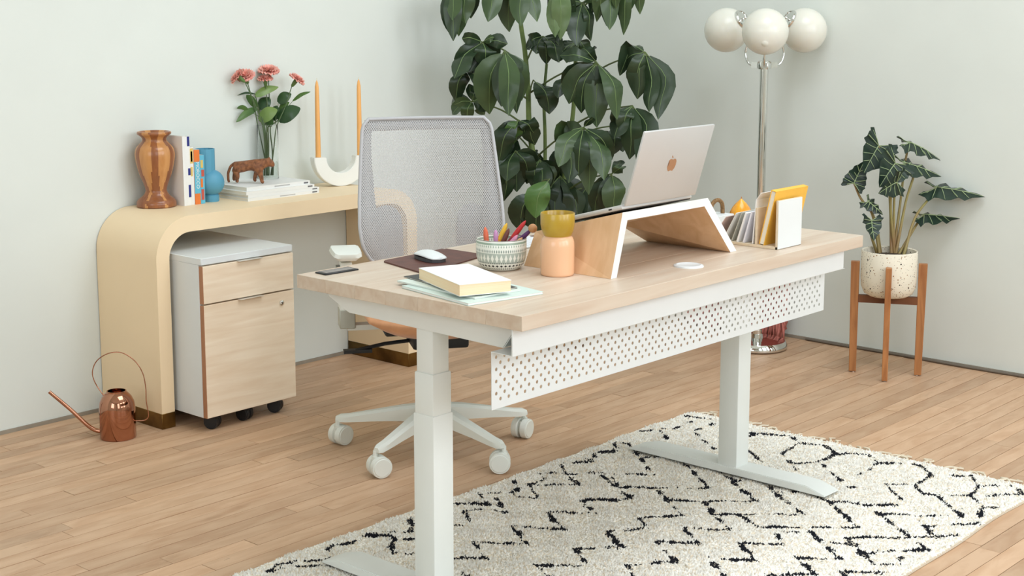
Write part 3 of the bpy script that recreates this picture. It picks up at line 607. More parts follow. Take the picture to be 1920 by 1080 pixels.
# ------------------------------------------------------------------ leaves
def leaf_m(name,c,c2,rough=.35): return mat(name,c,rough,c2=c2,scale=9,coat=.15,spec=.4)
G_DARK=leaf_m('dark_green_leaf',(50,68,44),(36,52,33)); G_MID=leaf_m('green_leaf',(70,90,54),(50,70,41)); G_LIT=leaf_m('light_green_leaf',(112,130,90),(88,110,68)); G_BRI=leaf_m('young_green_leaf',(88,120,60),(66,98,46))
m_stem=mat('green_stem',(120,138,74),.5,c2=(86,108,54)); m_rib=mat('leaf_midrib',(122,146,92),.5); m_petiole=mat('leaf_stalk',(96,112,66),.5)
def blade(name,path,width,across,m,parent,org,nl=8,fold=.22,wave=.0,prof=None,rib=False):
    """leaf blade along a 3D path; across = vector over the leaf; V-folded and slightly wavy"""
    P=crv(path,max(2,nl//(len(path)-1))); n=len(P)-1; V=[];Fc=[]; ac=Vector(across).normalized(); ph=random.uniform(0,6)
    for i,p in enumerate(P):
        t=i/n; tg=Vector(P[min(i+1,n)]-P[max(i-1,0)]).normalized(); a=(ac-tg*ac.dot(tg)).normalized(); nr=tg.cross(a)
        w=width*.5*(prof(t) if prof else max(.012,math.sin(math.pi*min(1,t*.975+.02)**.92))**.72*(1-.35*t**5))
        for s in (-1,-.5,0,.5,1):
            q=Vector(p)+a*(w*s)+nr*(-abs(s)*w*fold+wave*w*math.sin(t*9+ph+s*1.5)*abs(s))
            V.append(tuple(q-Vector(org)))
    for i in range(n):
        for k in range(4): a=i*5+k; Fc.append((a,a+1,a+6,a+5))
    lf=mesh_obj(name,V,Fc,m,parent,True)
    if rib:
        bm=bmesh.new(); tube(bm,[Vector(p)-Vector(org) for p in P],[.0019-.0013*i/n for i in range(n+1)],4,cap=False); bm_obj('midrib',bm,m_rib,lf,smooth=True)
    return lf
# umbrella tree in the corner
PB=pd(1035,600,6.05); PB[2]=0
tree=thing('umbrella_plant','tall umbrella plant with big drooping dark green leaves in the room corner','plant',PB)
def safe(p,m=.03):
    p=np.array(p,float); d=p-CAM; return CAM+d*min(1.,(WY-m-CAM[1])/d[1] if d[1]>0 else 1.,(WX-m-CAM[0])/d[0] if d[0]>0 else 1.)   # keep clear of the walls
PXM=440.
stems=[[(1040,640,6.05),(1012,430,6.03),(1000,300,6.0),(992,230,6.0),(990,165,6.0),(984,95,6.0),(976,40,6.0),(968,-60,6.0)],
       [(1046,640,6.1),(1024,430,6.08),(1022,260,6.05),(1020,185,6.05),(1025,120,6.05)],
       [(1052,640,6.05),(1050,430,6.1),(1062,300,6.1),(1073,225,6.1),(1078,160,6.1),(1080,80,6.1),(1085,-40,6.1)]]
spts=[]
for st,r in zip(stems,(.0105,.007,.009)):
    Q=[safe(pd(*p)) for p in st]; Q[0][2]=.22; C_=crv(Q,6); spts+=C_
    tube_o('stem',[q-PB for q in C_],[r*1.25-(r*.45)*i/len(C_) for i in range(len(C_))],m_stem,tree,n=8)
# clusters: hub (x, y, depth) then leaves (tip x, tip y, width px, tone, optional base offset)
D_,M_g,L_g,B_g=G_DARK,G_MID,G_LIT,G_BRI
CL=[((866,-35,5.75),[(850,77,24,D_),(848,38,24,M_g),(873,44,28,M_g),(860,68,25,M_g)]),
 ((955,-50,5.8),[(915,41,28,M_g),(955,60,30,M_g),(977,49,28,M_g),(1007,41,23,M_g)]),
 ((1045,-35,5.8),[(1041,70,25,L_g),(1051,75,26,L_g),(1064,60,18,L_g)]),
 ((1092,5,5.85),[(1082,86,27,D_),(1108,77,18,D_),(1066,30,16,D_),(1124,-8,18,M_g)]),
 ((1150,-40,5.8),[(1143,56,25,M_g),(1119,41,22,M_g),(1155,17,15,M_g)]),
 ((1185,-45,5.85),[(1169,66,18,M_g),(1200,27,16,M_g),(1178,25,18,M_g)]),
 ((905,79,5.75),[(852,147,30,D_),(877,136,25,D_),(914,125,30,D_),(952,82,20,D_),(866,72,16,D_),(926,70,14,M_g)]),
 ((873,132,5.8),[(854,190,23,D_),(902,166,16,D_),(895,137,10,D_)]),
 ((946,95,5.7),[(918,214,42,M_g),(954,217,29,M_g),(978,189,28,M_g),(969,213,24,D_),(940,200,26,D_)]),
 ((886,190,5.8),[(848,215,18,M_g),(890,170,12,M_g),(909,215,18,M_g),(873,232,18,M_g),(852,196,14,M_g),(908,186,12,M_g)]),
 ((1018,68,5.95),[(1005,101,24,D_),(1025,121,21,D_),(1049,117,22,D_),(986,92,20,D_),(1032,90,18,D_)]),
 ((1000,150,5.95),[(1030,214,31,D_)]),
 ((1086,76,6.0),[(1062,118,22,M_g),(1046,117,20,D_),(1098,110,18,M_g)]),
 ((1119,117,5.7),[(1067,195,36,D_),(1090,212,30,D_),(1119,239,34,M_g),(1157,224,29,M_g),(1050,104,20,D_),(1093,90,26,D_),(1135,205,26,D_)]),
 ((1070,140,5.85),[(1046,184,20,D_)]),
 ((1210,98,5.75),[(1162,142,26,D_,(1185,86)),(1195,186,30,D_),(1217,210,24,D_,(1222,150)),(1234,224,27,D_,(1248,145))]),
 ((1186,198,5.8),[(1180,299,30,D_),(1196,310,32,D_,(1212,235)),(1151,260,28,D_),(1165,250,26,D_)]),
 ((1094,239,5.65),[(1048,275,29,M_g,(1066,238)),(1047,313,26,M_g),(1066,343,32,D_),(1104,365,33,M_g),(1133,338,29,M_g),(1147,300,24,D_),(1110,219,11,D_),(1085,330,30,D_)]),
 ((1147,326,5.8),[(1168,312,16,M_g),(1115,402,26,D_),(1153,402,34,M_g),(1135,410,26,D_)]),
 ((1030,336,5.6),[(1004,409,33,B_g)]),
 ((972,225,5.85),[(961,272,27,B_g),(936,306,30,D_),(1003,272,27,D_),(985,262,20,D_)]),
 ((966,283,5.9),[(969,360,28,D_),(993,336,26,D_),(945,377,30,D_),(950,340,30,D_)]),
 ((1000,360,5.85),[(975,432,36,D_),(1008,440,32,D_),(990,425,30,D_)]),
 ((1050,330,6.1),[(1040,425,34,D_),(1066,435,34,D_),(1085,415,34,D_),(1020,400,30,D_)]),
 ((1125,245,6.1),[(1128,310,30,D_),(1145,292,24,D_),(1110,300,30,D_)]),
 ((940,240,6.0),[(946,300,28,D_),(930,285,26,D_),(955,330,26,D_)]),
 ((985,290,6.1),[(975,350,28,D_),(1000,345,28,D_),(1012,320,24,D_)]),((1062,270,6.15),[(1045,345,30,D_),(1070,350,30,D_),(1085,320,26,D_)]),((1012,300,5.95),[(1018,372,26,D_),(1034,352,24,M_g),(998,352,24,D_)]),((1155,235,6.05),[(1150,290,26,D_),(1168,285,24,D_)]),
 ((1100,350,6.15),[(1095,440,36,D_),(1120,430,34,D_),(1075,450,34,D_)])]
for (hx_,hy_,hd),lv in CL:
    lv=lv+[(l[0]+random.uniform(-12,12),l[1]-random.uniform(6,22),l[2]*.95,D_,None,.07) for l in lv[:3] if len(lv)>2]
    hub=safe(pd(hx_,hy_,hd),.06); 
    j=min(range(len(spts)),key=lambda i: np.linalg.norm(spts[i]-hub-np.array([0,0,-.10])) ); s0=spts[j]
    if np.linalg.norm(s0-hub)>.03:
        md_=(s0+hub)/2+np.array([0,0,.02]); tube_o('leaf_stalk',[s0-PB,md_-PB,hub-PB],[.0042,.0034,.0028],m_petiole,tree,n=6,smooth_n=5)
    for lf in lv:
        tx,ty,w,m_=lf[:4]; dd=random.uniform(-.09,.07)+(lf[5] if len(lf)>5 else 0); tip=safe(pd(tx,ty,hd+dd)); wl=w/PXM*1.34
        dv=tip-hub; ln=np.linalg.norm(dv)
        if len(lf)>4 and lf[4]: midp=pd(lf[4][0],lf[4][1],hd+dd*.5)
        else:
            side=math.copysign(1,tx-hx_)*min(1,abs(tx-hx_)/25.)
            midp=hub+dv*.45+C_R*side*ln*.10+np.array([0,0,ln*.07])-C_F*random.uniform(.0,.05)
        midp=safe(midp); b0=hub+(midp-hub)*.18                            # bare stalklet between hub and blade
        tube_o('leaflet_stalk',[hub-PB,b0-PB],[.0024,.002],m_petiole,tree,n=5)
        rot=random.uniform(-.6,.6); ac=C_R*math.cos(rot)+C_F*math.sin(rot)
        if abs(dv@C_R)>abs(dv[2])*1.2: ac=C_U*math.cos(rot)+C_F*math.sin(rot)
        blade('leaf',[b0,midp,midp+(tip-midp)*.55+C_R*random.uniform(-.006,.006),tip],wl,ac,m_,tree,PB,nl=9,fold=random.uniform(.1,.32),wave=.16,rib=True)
ppot=thing('plant_basket','round woven basket planter holding the tall umbrella plant behind the desk','basket',(PB[0],PB[1],0))
lathe_o('basket_wall',[(0,0),(.14,0),(.155,.01)]+[(.155+.012*math.sin(i*.35)+(.003 if i%2 else 0),.01+i*.0125) for i in range(1,22)]+[(.150,.28),(.145,.22),(0,.21)],mat('woven_seagrass',(170,134,92),.85,bump=.6,bscale=120),ppot,n=40)
lathe_o('soil',[(0,.235),(.08,.232),(.142,.226),(.142,.215)],MATS['potting_soil'],ppot,n=28)

# alocasia on the stand
m_alo=leaf_m('alocasia_leaf',(38,58,44),(24,40,32),.4); m_vein=mat('pale_leaf_vein',(168,186,140),.5); m_pet=mat('alocasia_stalk',(150,146,84),.45,c2=(140,104,70),scale=5)
AL=np.array([pc[0],pc[1],ZS+.15]); alo=thing('alocasia_plant','alocasia with dark arrow-shaped leaves and pale veins growing from the speckled pot','plant',AL)
ad=depth_of(pc)
OUT=[(0,0),(-.10,.13),(-.26,.30),(-.36,.42),(-.30,.50),(-.18,.47),(-.10,.53),(.02,.47),(.12,.51),(.24,.42),(.36,.42),(.50,.32),(.62,.30),(.76,.17),(.88,.10),(1.0,0)]
VEI=[(-.30,.42),(-.02,.46),(.24,.40),(.48,.31),(.70,.19)]
def aro(node,tip,wpx,face,dt,droop=.06,stalk=None):
    nd=pd(node[0],node[1],ad+dt[0]); tp=pd(tip[0],tip[1],ad+dt[1]); nd=safe(nd,.02); tp=safe(tp,.02)
    u=tp-nd; ln=np.linalg.norm(u); u=u/ln; v=-C_F; s=np.cross(u,v); s/=np.linalg.norm(s); nn=np.cross(s,u); f=math.radians(face)
    s2=s*math.cos(f)+nn*math.sin(f); n2=np.cross(u,s2)
    if n2[2]<0 and face>30: n2=-n2
    W=1.25*wpx/505./max(.35,math.cos(f))
    if face>40: W=max(wpx/505.,.125)
    def mp(a,b,off=0.):
        b_=b*W; return nd+u*(a*ln if a>0 else a*ln*.9)+s2*b_+n2*(off-droop*ln*(max(0,a)**2)*1.6-abs(b)*W*.30+.010*math.sin(a*17)*abs(b)*2)-AL
    V=[];Fc=[]
    for sgn in (1,-1):
        k=len(V); mids=[max(0.,a) for a,b in OUT]
        for (a,b),mm in zip(OUT,mids):
            for q_ in (0,.5,1): V.append(mp(mm+(a-mm)*q_,sgn*b*q_))
        for i in range(len(OUT)-1):
            for q_ in (0,1):
                A=k+i*3+q_; f_=(A,A+1,A+4,A+3); Fc.append(f_ if sgn>0 else f_[::-1])
    lf=mesh_obj('leaf',V,Fc,m_alo,alo,True)
    bm=bmesh.new()
    for off in (.0016,-.0016):
        tube(bm,[mp(t,0,off) for t in np.linspace(0,.97,8)],[.0022-.0014*t for t in np.linspace(0,1,8)],4)
        for sgn in (1,-1):
            for k_,(a,b) in enumerate(VEI):
                m0=[0,.0,.10,.30,.52][k_]; tube(bm,[mp(m0+(a-m0)*t,sgn*b*t,off) for t in (0,.35,.7,1)],[.0016,.0014,.0012,.0008],4)
    bm_obj('vein',bm,m_vein,lf,smooth=True)
    if stalk: 
        base=pd(stalk[0][0],stalk[0][1],ad+random.uniform(-.03,.03)); base[2]=ZS+.145; base[0]=np.clip(base[0],pc[0]-.07,pc[0]+.07); base[1]=np.clip(base[1],pc[1]-.07,pc[1]+.07)
        P=[base]+[pd(x,y,ad+dt[0]*i/(len(stalk))) for i,(x,y) in enumerate(stalk[1:],1)]+[nd]
        tube_o('leaf_stalk',[p-AL for p in P],[.0062]+[.0046]*(len(P)-2)+[.003],m_pet,alo,n=8,smooth_n=6)
aro((1647,273),(1616,326),54,10,(-.02,-.05),stalk=((1672,458),(1669,385),(1662,315)))
aro((1601,344),(1620,303),34,10,(.0,.02),stalk=((1652,455),(1640,410),(1614,372)))
aro((1678,306),(1645,352),56,12,(-.06,-.09),stalk=((1682,458),(1676,400),(1678,340)))
aro((1681,341),(1643,361),36,35,(-.08,-.12),stalk=((1688,460),(1670,380)))
aro((1706,267),(1769,292),26,66,(.02,.02),droop=.10,stalk=((1689,455),(1688,380),(1698,300)))
aro((1697,305),(1768,326),34,55,(-.02,-.03),stalk=((1692,458),(1698,380),(1714,322)))
aro((1756,351),(1848,362),40,58,(.02,.05),stalk=((1700,458),(1715,410),(1742,372)))
aro((1733,402),(1801,407),20,70,(.05,.03),droop=.03,stalk=((1702,456),(1716,425)))
aro((1634,414),(1637,453),30,12,(-.06,-.08),stalk=((1642,452),(1632,435)))
aro((1628,378),(1657,401),22,35,(-.03,-.05),stalk=((1650,455),(1640,420),(1633,395)))

# ------------------------------------------------------------------ on the console
def onk(x,y,z=KZ): return pz(x,y,z)
m_w1=mat('dark_turned_wood',(158,98,58),.3,c2=(128,74,42),wood=(9,9,1.3),scale=4,coat=.3); m_w2=mat('light_turned_wood',(206,150,92),.3,c2=(186,126,70),wood=(9,9,1.3),scale=4,coat=.3)
vc=(onk(258,387)+onk(330,387))/2; vc[1]=min(vc[1],WY-.075)
prof=[(0,0),(.060,0),(.066,.006),(.066,.016),(.060,.026),(.044,.038),(.036,.052),(.036,.062),(.043,.085),(.053,.11),(.061,.14),(.066,.168),(.066,.186),(.061,.202),(.050,.214),(.041,.224),(.040,.232),(.047,.241),(.056,.247),(.057,.253),(.054,.256),(.048,.254),(.034,.236),(.032,.20),(0,.19)]
Q=crv([np.array((r,z,0)) for r,z in prof],2); bm=bmesh.new(); n=72; lathe(bm,[(max(0,q[0]),q[1]) for q in Q],n)
me_w=bm_obj('turned_wood_vase',bm,m_w1,None,smooth=True); me_w.data.materials.append(m_w2); me_w.location=vc
mi=[]
for p in me_w.data.polygons:
    c=p.center; a=(math.atan2(c.y,c.x)+4*math.pi-.95)%(math.pi/3); z=c.z
    h_=.34*math.sqrt(max(0,1-((z-.165)/.115)**2)) if abs(z-.165)<.115 else (.22*abs(math.sin((z-.02)*32)) if z<.055 else .18*max(0,1-abs(z-.232)/.03))
    mi.append(1 if abs(a-math.pi/6)<h_ else 0)
me_w.data.polygons.foreach_set('material_index',mi)
tag(me_w,'turned two-tone wooden vase with inlaid petals on the console','vase')
# standing books
m_paper=mat('book_paper',(236,230,214),.9,var=.04); m_bw=mat('white_cover',(238,238,234),.5,var=.01)
def standing_book(name,label,x0,x1,yf,dep,h,cover,spine,parts=()):
    o=thing(name,label,'book',((x0+x1)/2,yf+dep/2,KZ),0,'books standing on the console'); t=(x1-x0)/2; d=dep/2
    boxo('cover',(-t,-t+.0018,-d,d,0,h),cover,o,r=0); boxo('cover',(t-.0018,t,-d,d,0,h),cover,o,r=0)
    boxo('pages',(-t+.0018,t-.0018,-d+.002,d-.003,.002,h-.003),m_paper,o,r=0)
    s=boxo('spine',(-t,t,-d-.0015,-d+.001,0,h),spine,o,r=.0006)
    for dims,m in parts: boxo('spine_print',(-t+dims[0]*2*t,-t+dims[1]*2*t,-d-.0021,-d-.0014,h*dims[2],h*dims[3]),m,s,r=0)
    return o,d
m_navy=mat('navy_print',(44,52,128),.6); m_or=mat('orange_print',(236,128,58),.6); m_sky=mat('sky_blue_print',(104,190,216),.6); m_yel=mat('yellow_print',(228,196,110),.6); m_red=mat('red_print',(200,92,78),.6); m_grey=mat('grey_print',(110,110,112),.6)
bx=onk(350,386)[0]; by=onk(350,386)[1]
o,d=standing_book('tall_white_book','tall plain white book standing beside the wooden vase',bx-.010,bx+.001,by,.19,.238,m_bw,m_bw)
o,d=standing_book('dotted_white_book','white book with navy spots on its spine between white book and guidebook',bx+.0015,bx+.021,by+.002,.19,.236,m_bw,m_bw,[((.45,.95,.86,1.0),m_navy),((.5,1,.44,.54),m_navy),((.5,1,.12,.30),m_navy)])
o,d=standing_book('yellow_spine_book','narrow white and yellow book standing left of the orange guidebook',bx+.0215,bx+.038,by+.006,.15,.198,m_bw,m_bw,[((.1,.9,.72,.98),m_yel),((.2,.7,.5,.66),m_yel),((.3,.7,.75,.93),m_grey)])
o,d=standing_book('guidebook','guidebook with an orange and sky blue spine reading MOROCCO',bx+.0385,bx+.062,by+.004,.14,.188,m_bw,m_or,[((0.,1,.20,.78),m_sky)])
txt=bpy.data.curves.new('spine_title','FONT'); txt.body='MOROCCO'; txt.size=.0225; txt.extrude=.0002; txt.align_x='CENTER'; txt.align_y='CENTER'; txt.materials.append(m_bw)
to=bpy.data.objects.new('spine_title',txt); COL.objects.link(to); bpy.context.view_layer.update()
dg=bpy.context.evaluated_depsgraph_get(); tme=bpy.data.meshes.new_from_object(to.evaluated_get(dg)); bpy.data.objects.remove(to)
tob=bpy.data.objects.new('spine_title',tme); COL.objects.link(tob); tob.parent=o; tob.matrix_local=Matrix.Translation((.001,-d-.0024,.10))@Matrix.Rotation(math.pi/2,4,'X')@Matrix.Rotation(-math.pi/2,4,'Z')@Matrix.Scale(.78,4)
o,d=standing_book('small_patterned_book','short book with a teal and red patterned spine next to the blue vase',bx+.0625,bx+.082,by+.006,.13,.168,m_bw,m_sky,[((.2,.8,.08,.30),m_red),((.1,.6,.34,.52),m_or),((.3,.9,.56,.7),m_red),((.2,.7,.74,.9),m_yel)])
# blue vase
m_blue=mat('matt_blue_glaze',(92,160,188),.45,var=.03); bv=onk(403,369); bv[0]=bx+.082+.0475; bv[1]=by+.034
bvo=thing('blue_vase','matt blue round vase with an offset faceted neck beside the books','vase',bv)
lathe_o('body',[(0,0),(.026,0),(.027,.003),(.027,.022)]+[(.0465*math.sin(t),.066+.0465*-math.cos(t)) for t in np.linspace(.52,math.pi-.35,20)]+[(0,.1125)],m_blue,bvo,n=44,sharp=35)
lathe_o('neck',[(0.,.095),(.034,.095),(.034,.184),(.030,.184),(.030,.12),(0,.12)],m_blue,bvo,n=12,c=tuple(-C_R*.018),sharp=20)
# magazines, leopard, glass vase
mg=[]; z=KZ; ml=onk(465,378); mback=.205
for i,(dx,dy,L_,t) in enumerate(((0,0,.325,.011),(.004,.004,.325,.010),(-.002,.006,.310,.012),(.008,.016,.288,.014))):
    x0=ml[0]+dx; x0=max(x0,bv[0]+.049); y0=ml[1]+dy
    o=thing('magazine',('bottom white magazine of the stack under the leopard','second white magazine from the bottom of the stack','third white magazine from the bottom of the stack','top white magazine of the stack with the leopard on it')[i],'magazine',(x0+L_/2,y0+mback/2,z),0,'stacked magazines on the console')
    boxo('pages',(-L_/2+.002,L_/2-.002,-mback/2+.002,mback/2-.002,.0008,t-.0008),m_paper,o,r=0)
    bm=bmesh.new(); box(bm,-L_/2,L_/2,-mback/2,mback/2,0,.0009); box(bm,-L_/2,L_/2,-mback/2,mback/2,t-.0009,t); box(bm,-L_/2,L_/2,-mback/2-.0005,-mback/2+.0009,0,t); cv=bm_obj('cover',bm,m_bw,o)
    boxo('spine_mark',(L_*.40,L_*.47,-mback/2-.0009,-mback/2-.0004,t*.3,t*.7),m_grey,cv,r=0)
    if i in (0,3): boxo('spine_mark',(-.02,.05,-mback/2-.0009,-mback/2-.0004,t*.35,t*.65),mat('pale_grey_print',(190,190,188),.6),cv,r=0)
    z+=t
ZM=z
m_leo=mat('carved_dark_wood',(158,102,64),.45,c2=(104,62,38),scale=90,bump=.5,bscale=160)
lo=pz(474,344,ZM); LS=1/538.
def lpnt(x,y,d=0.): return Vector((C_R[0]*(x-474)*LS-C_R[1]*d, C_R[1]*(x-474)*LS+C_R[0]*d, (344-y)*LS))
sk=[]; ed=[]; rd=[]
def sv_(x,y,d,r): sk.append(lpnt(x,y,d)); rd.append(r*LS*(1.12 if r>6 else 1.25)); return len(sk)-1
def chain(start,pts):
    prev=start
    for p in pts:
        k=sv_(*p); ed.append((prev,k)); prev=k
    return prev
pel=sv_(447,312,0,9); b1=chain(pel,[(460,311,0,10),(474,309,0,10)]); sh=chain(b1,[(486,308,0,10)]); nk=chain(sh,[(496,305,0,7.5)]); hd=chain(nk,[(505,304,0,7.5)]); chain(hd,[(512,307,0,5),(515,313,0,3.2)])
for dd in (-.008,.008): chain(hd,[(506,297,dd,2.2),(506,294.5,dd*1.1,1.4)])
chain(pel,[(440,306,0,3),(432,312,0,2.4),(427,325,0,2.2),(427,338,0,2.2),(429,343,0,1.8)])
chain(pel,[(443,322,-.012,5.5),(447,332,-.013,3.4),(444,339,-.013,3),(448,341.5,-.013,2.8)]); chain(pel,[(441,322,.012,5.5),(438,330,.013,3.2),(436,337,.013,2.8),(439,340,.013,2.6)])
chain(sh,[(489,321,-.012,5.2),(492,333,-.013,3.4),(493,341,-.013,2.9),(497,342.5,-.013,2.7)]); chain(sh,[(482,321,.012,5),(478,331,.013,3.2),(476,339,.013,2.9),(480,341,.013,2.7)])
lm=bpy.data.meshes.new('leopard_figurine'); lm.from_pydata(sk,ed,[]); leo=bpy.data.objects.new('leopard_figurine',lm); COL.objects.link(leo); leo.location=(lo[0],lo[1],ZM+.0015)
md=leo.modifiers.new('skin','SKIN'); 
for i,v in enumerate(lm.skin_vertices[0].data): v.radius=(rd[i],rd[i])
lm.skin_vertices[0].data[0].use_root=True; md.use_smooth_shade=True; sb=leo.modifiers.new('sub','SUBSURF'); sb.levels=2; sb.render_levels=2; lm.materials.append(m_leo)
tag(leo,'carved brown wooden leopard figurine walking across the magazine stack','figurine')
m_glass=bpy.data.materials.new('clear_glass'); m_glass.use_nodes=True; gb=m_glass.node_tree.nodes['Principled BSDF']; gb.inputs['Transmission Weight'].default_value=1; gb.inputs['Roughness'].default_value=.01; gb.inputs['IOR'].default_value=1.25; gb.inputs['Base Color'].default_value=(.97,.99,.98,1)
gv=pz(507,335,ZM); gv[1]+=.01
gvo=thing('glass_vase','clear glass cylinder vase with water holding carnations','vase',gv); gvo.location.z=ZM
lathe_o('glass_wall',[(0,0),(.036,0),(.038,.003),(.0385,.198),(.0370,.199),(.0358,.197),(.0352,.008),(0,.007)],m_glass,gvo,n=40)
m_water=bpy.data.materials.new('vase_water'); m_water.use_nodes=True; gb=m_water.node_tree.nodes['Principled BSDF']; gb.inputs['Transmission Weight'].default_value=1; gb.inputs['Roughness'].default_value=.0; gb.inputs['IOR'].default_value=1.15; gb.inputs['Base Color'].default_value=(.95,.98,.95,1)
lathe_o('water',[(0,.0085),(.0345,.0085),(.0345,.062),(0,.062)],m_water,gvo,n=36)
# carnations
m_pet1=mat('carnation_petal',(255,198,182),.7,c2=(248,164,148),scale=60,sss=.1); m_cal=mat('calyx_green',(92,120,62),.5); m_cst=mat('flower_stem',(84,104,66),.5)
gd=depth_of(gv)
def carnation(label,x,y,r,tilt,dd,bx_):
    hp=pd(x,y,gd+dd); hp=safe(hp,.035); rr=r*1.15/535.; root=np.array([gv[0]+bx_,gv[1]+random.uniform(-.012,.012),ZM+.014])
    o=thing('carnation',label,'flower',root,0,'carnations in the glass vase')
    ax=Vector(tilt).normalized(); neck=np.array(hp)-np.array(ax)*rr*1.5
    lip=np.array([gv[0]+np.clip(neck[0]-gv[0],-.024,.024),gv[1]+np.clip(neck[1]-gv[1],-.024,.024),ZM+.19])
    tube_o('stem',[root-root,(lip-root)*.5,lip-root,(neck+lip)/2-root+C_R*.004,neck-root],[.0026,.0024,.0022,.002,.0018],m_cst,o,n=6,smooth_n=4)
    rot=ax.to_track_quat('Z','Y').to_matrix().to_4x4(); rot.translation=Vector(neck-root)
    bm=bmesh.new(); lathe(bm,[(.002,0),(.0055,rr*.15),(.0075,rr*.5),(.0085,rr*1.0),(.006,rr*1.05),(0,rr*.9)],12); bmesh.ops.transform(bm,matrix=rot,verts=bm.verts[:]); bm_obj('calyx',bm,m_cal,o,smooth=True)
    for lay,(n_,ang,ln) in enumerate(((9,1.25,1.0),(9,.85,1.0),(8,.5,.95),(6,.2,.85))):
        for k in range(n_):
            a=2*math.pi*(k+.5*lay)/n_+random.uniform(-.15,.15); V=[];Fc=[]
            for i in range(4):
                t=i/3; th=ang*(.4+.6*t)+random.uniform(-.06,.06); rad=rr*ln*t*math.sin(th)*1.05+.003; zz=rr*.9+rr*ln*t*math.cos(th)*.8
                for q_ in range(7):
                    s=(q_/6-.5)*2; aa=a+s*(.30+.25*t)*(1.1 if lay<2 else 1.4); fr=(rr*.11*(1 if q_%2 else -1))*t; 
                    V.append(rot@Vector(((rad+fr*.3)*math.cos(aa),(rad+fr*.3)*math.sin(aa),zz+fr-abs(s)*rr*.05)))
            for i in range(3):
                for q_ in range(6): A=i*7+q_; Fc.append((A,A+1,A+8,A+7))
            mesh_obj('petal',V,Fc,m_pet1,o,True)
carnation('coral carnation leaning furthest to the left',441,139,14,tuple(-C_R*.7+np.array([0,0,.6])-C_F*.2),.0,-.012)
carnation('open coral carnation second from the left in the glass vase',459,137,15,tuple(-C_R*.1+np.array([0,0,.7])-C_F*.5),-.01,-.006)
carnation('tallest coral carnation, at the back of the vase',504,126,17,tuple(np.array([0,0,1.])-C_F*.3+C_R*.1),.03,.004)
carnation('half-open small coral carnation below the tallest one',497,143,12,tuple(np.array([0,0,1.])-C_F*.2),-.03,-.002)
carnation('coral carnation leaning out on the right towards the candles',560,144,14,tuple(C_R*.55+np.array([0,0,.75])),-.01,.012)
m_sal=leaf_m('salal_leaf',(84,116,56),(54,88,44)); m_sal2=leaf_m('salal_leaf_dark',(54,84,46),(38,64,38)); m_sal3=leaf_m('salal_leaf_light',(128,152,84),(100,130,66))
def sprig(label,leaves,bx_):
    root=np.array([gv[0]+bx_,gv[1]+random.uniform(-.012,.012),ZM+.014]); o=thing('leaf_sprig',label,'leaves',root,0,'green sprigs in the glass vase')
    lip=np.array([gv[0]+bx_*1.2,gv[1],ZM+.185]); top=pd(*leaves[0][0],gd); tube_o('stem',[np.zeros(3),(lip-root)*.5+C_R*.004,lip-root,top-root],[.003,.0028,.0024,.0016],m_cst,o,n=6,smooth_n=4)
    for b,t,w,m_,rot,d0 in leaves:
        B0=pd(*b,gd+d0*.4); T0=pd(*t,gd+d0); T0=safe(T0,.02); B0=safe(B0,.02); mid_=(B0+T0)/2+np.array([0,0,.006])-C_F*.006; dv=T0-B0; pe=np.cross(dv,C_F); pe/=np.linalg.norm(pe); ac=pe*math.cos(rot)+C_F*math.sin(rot)
        if np.linalg.norm(B0-top)>.012: tube_o('leaf_stalk',[(lip*.45+top*.55)-root,B0-root],[.0014,.001],m_cst,o,n=5)
        blade('leaf',[B0,mid_,T0],w/535./max(.4,math.cos(rot)),ac,m_,o,root,nl=8,fold=.12,wave=.05,prof=lambda t:max(.02,math.sin(math.pi*min(1,t*.96+.03)**.8))**.62)
sprig('leafy sprig with one bright upright leaf at the left of the bouquet',[((479,180),(522,163),17,m_sal3,.2,.0),((480,202),(462,178),15,m_sal,.3,.02),((490,206),(505,182),25,m_sal2,.1,.03)],-.010)
sprig('leafy sprig with narrow leaves drooping over the left of the glass vase',[((482,203),(443,229),13,m_sal,.4,-.03),((465,206),(444,203),8,m_sal,.5,.0),((478,176),(445,179),4,m_sal2,.3,.01)],-.014)
sprig('leafy sprig with a broad pale leaf at the front of the vase',[((486,226),(520,206),27,m_sal3,.1,-.04),((512,226),(519,198),22,m_sal2,.2,.0),((506,240),(502,215),18,m_sal,.3,-.02)],.0)
sprig('leafy sprig with broad dark leaves spreading to the right of the bouquet',[((522,226),(563,203),31,m_sal2,.1,-.02),((522,193),(546,176),23,m_sal2,.2,.01),((549,189),(582,172),8,m_sal,.5,.0),((524,208),(542,191),14,m_sal,.4,.02)],.012)
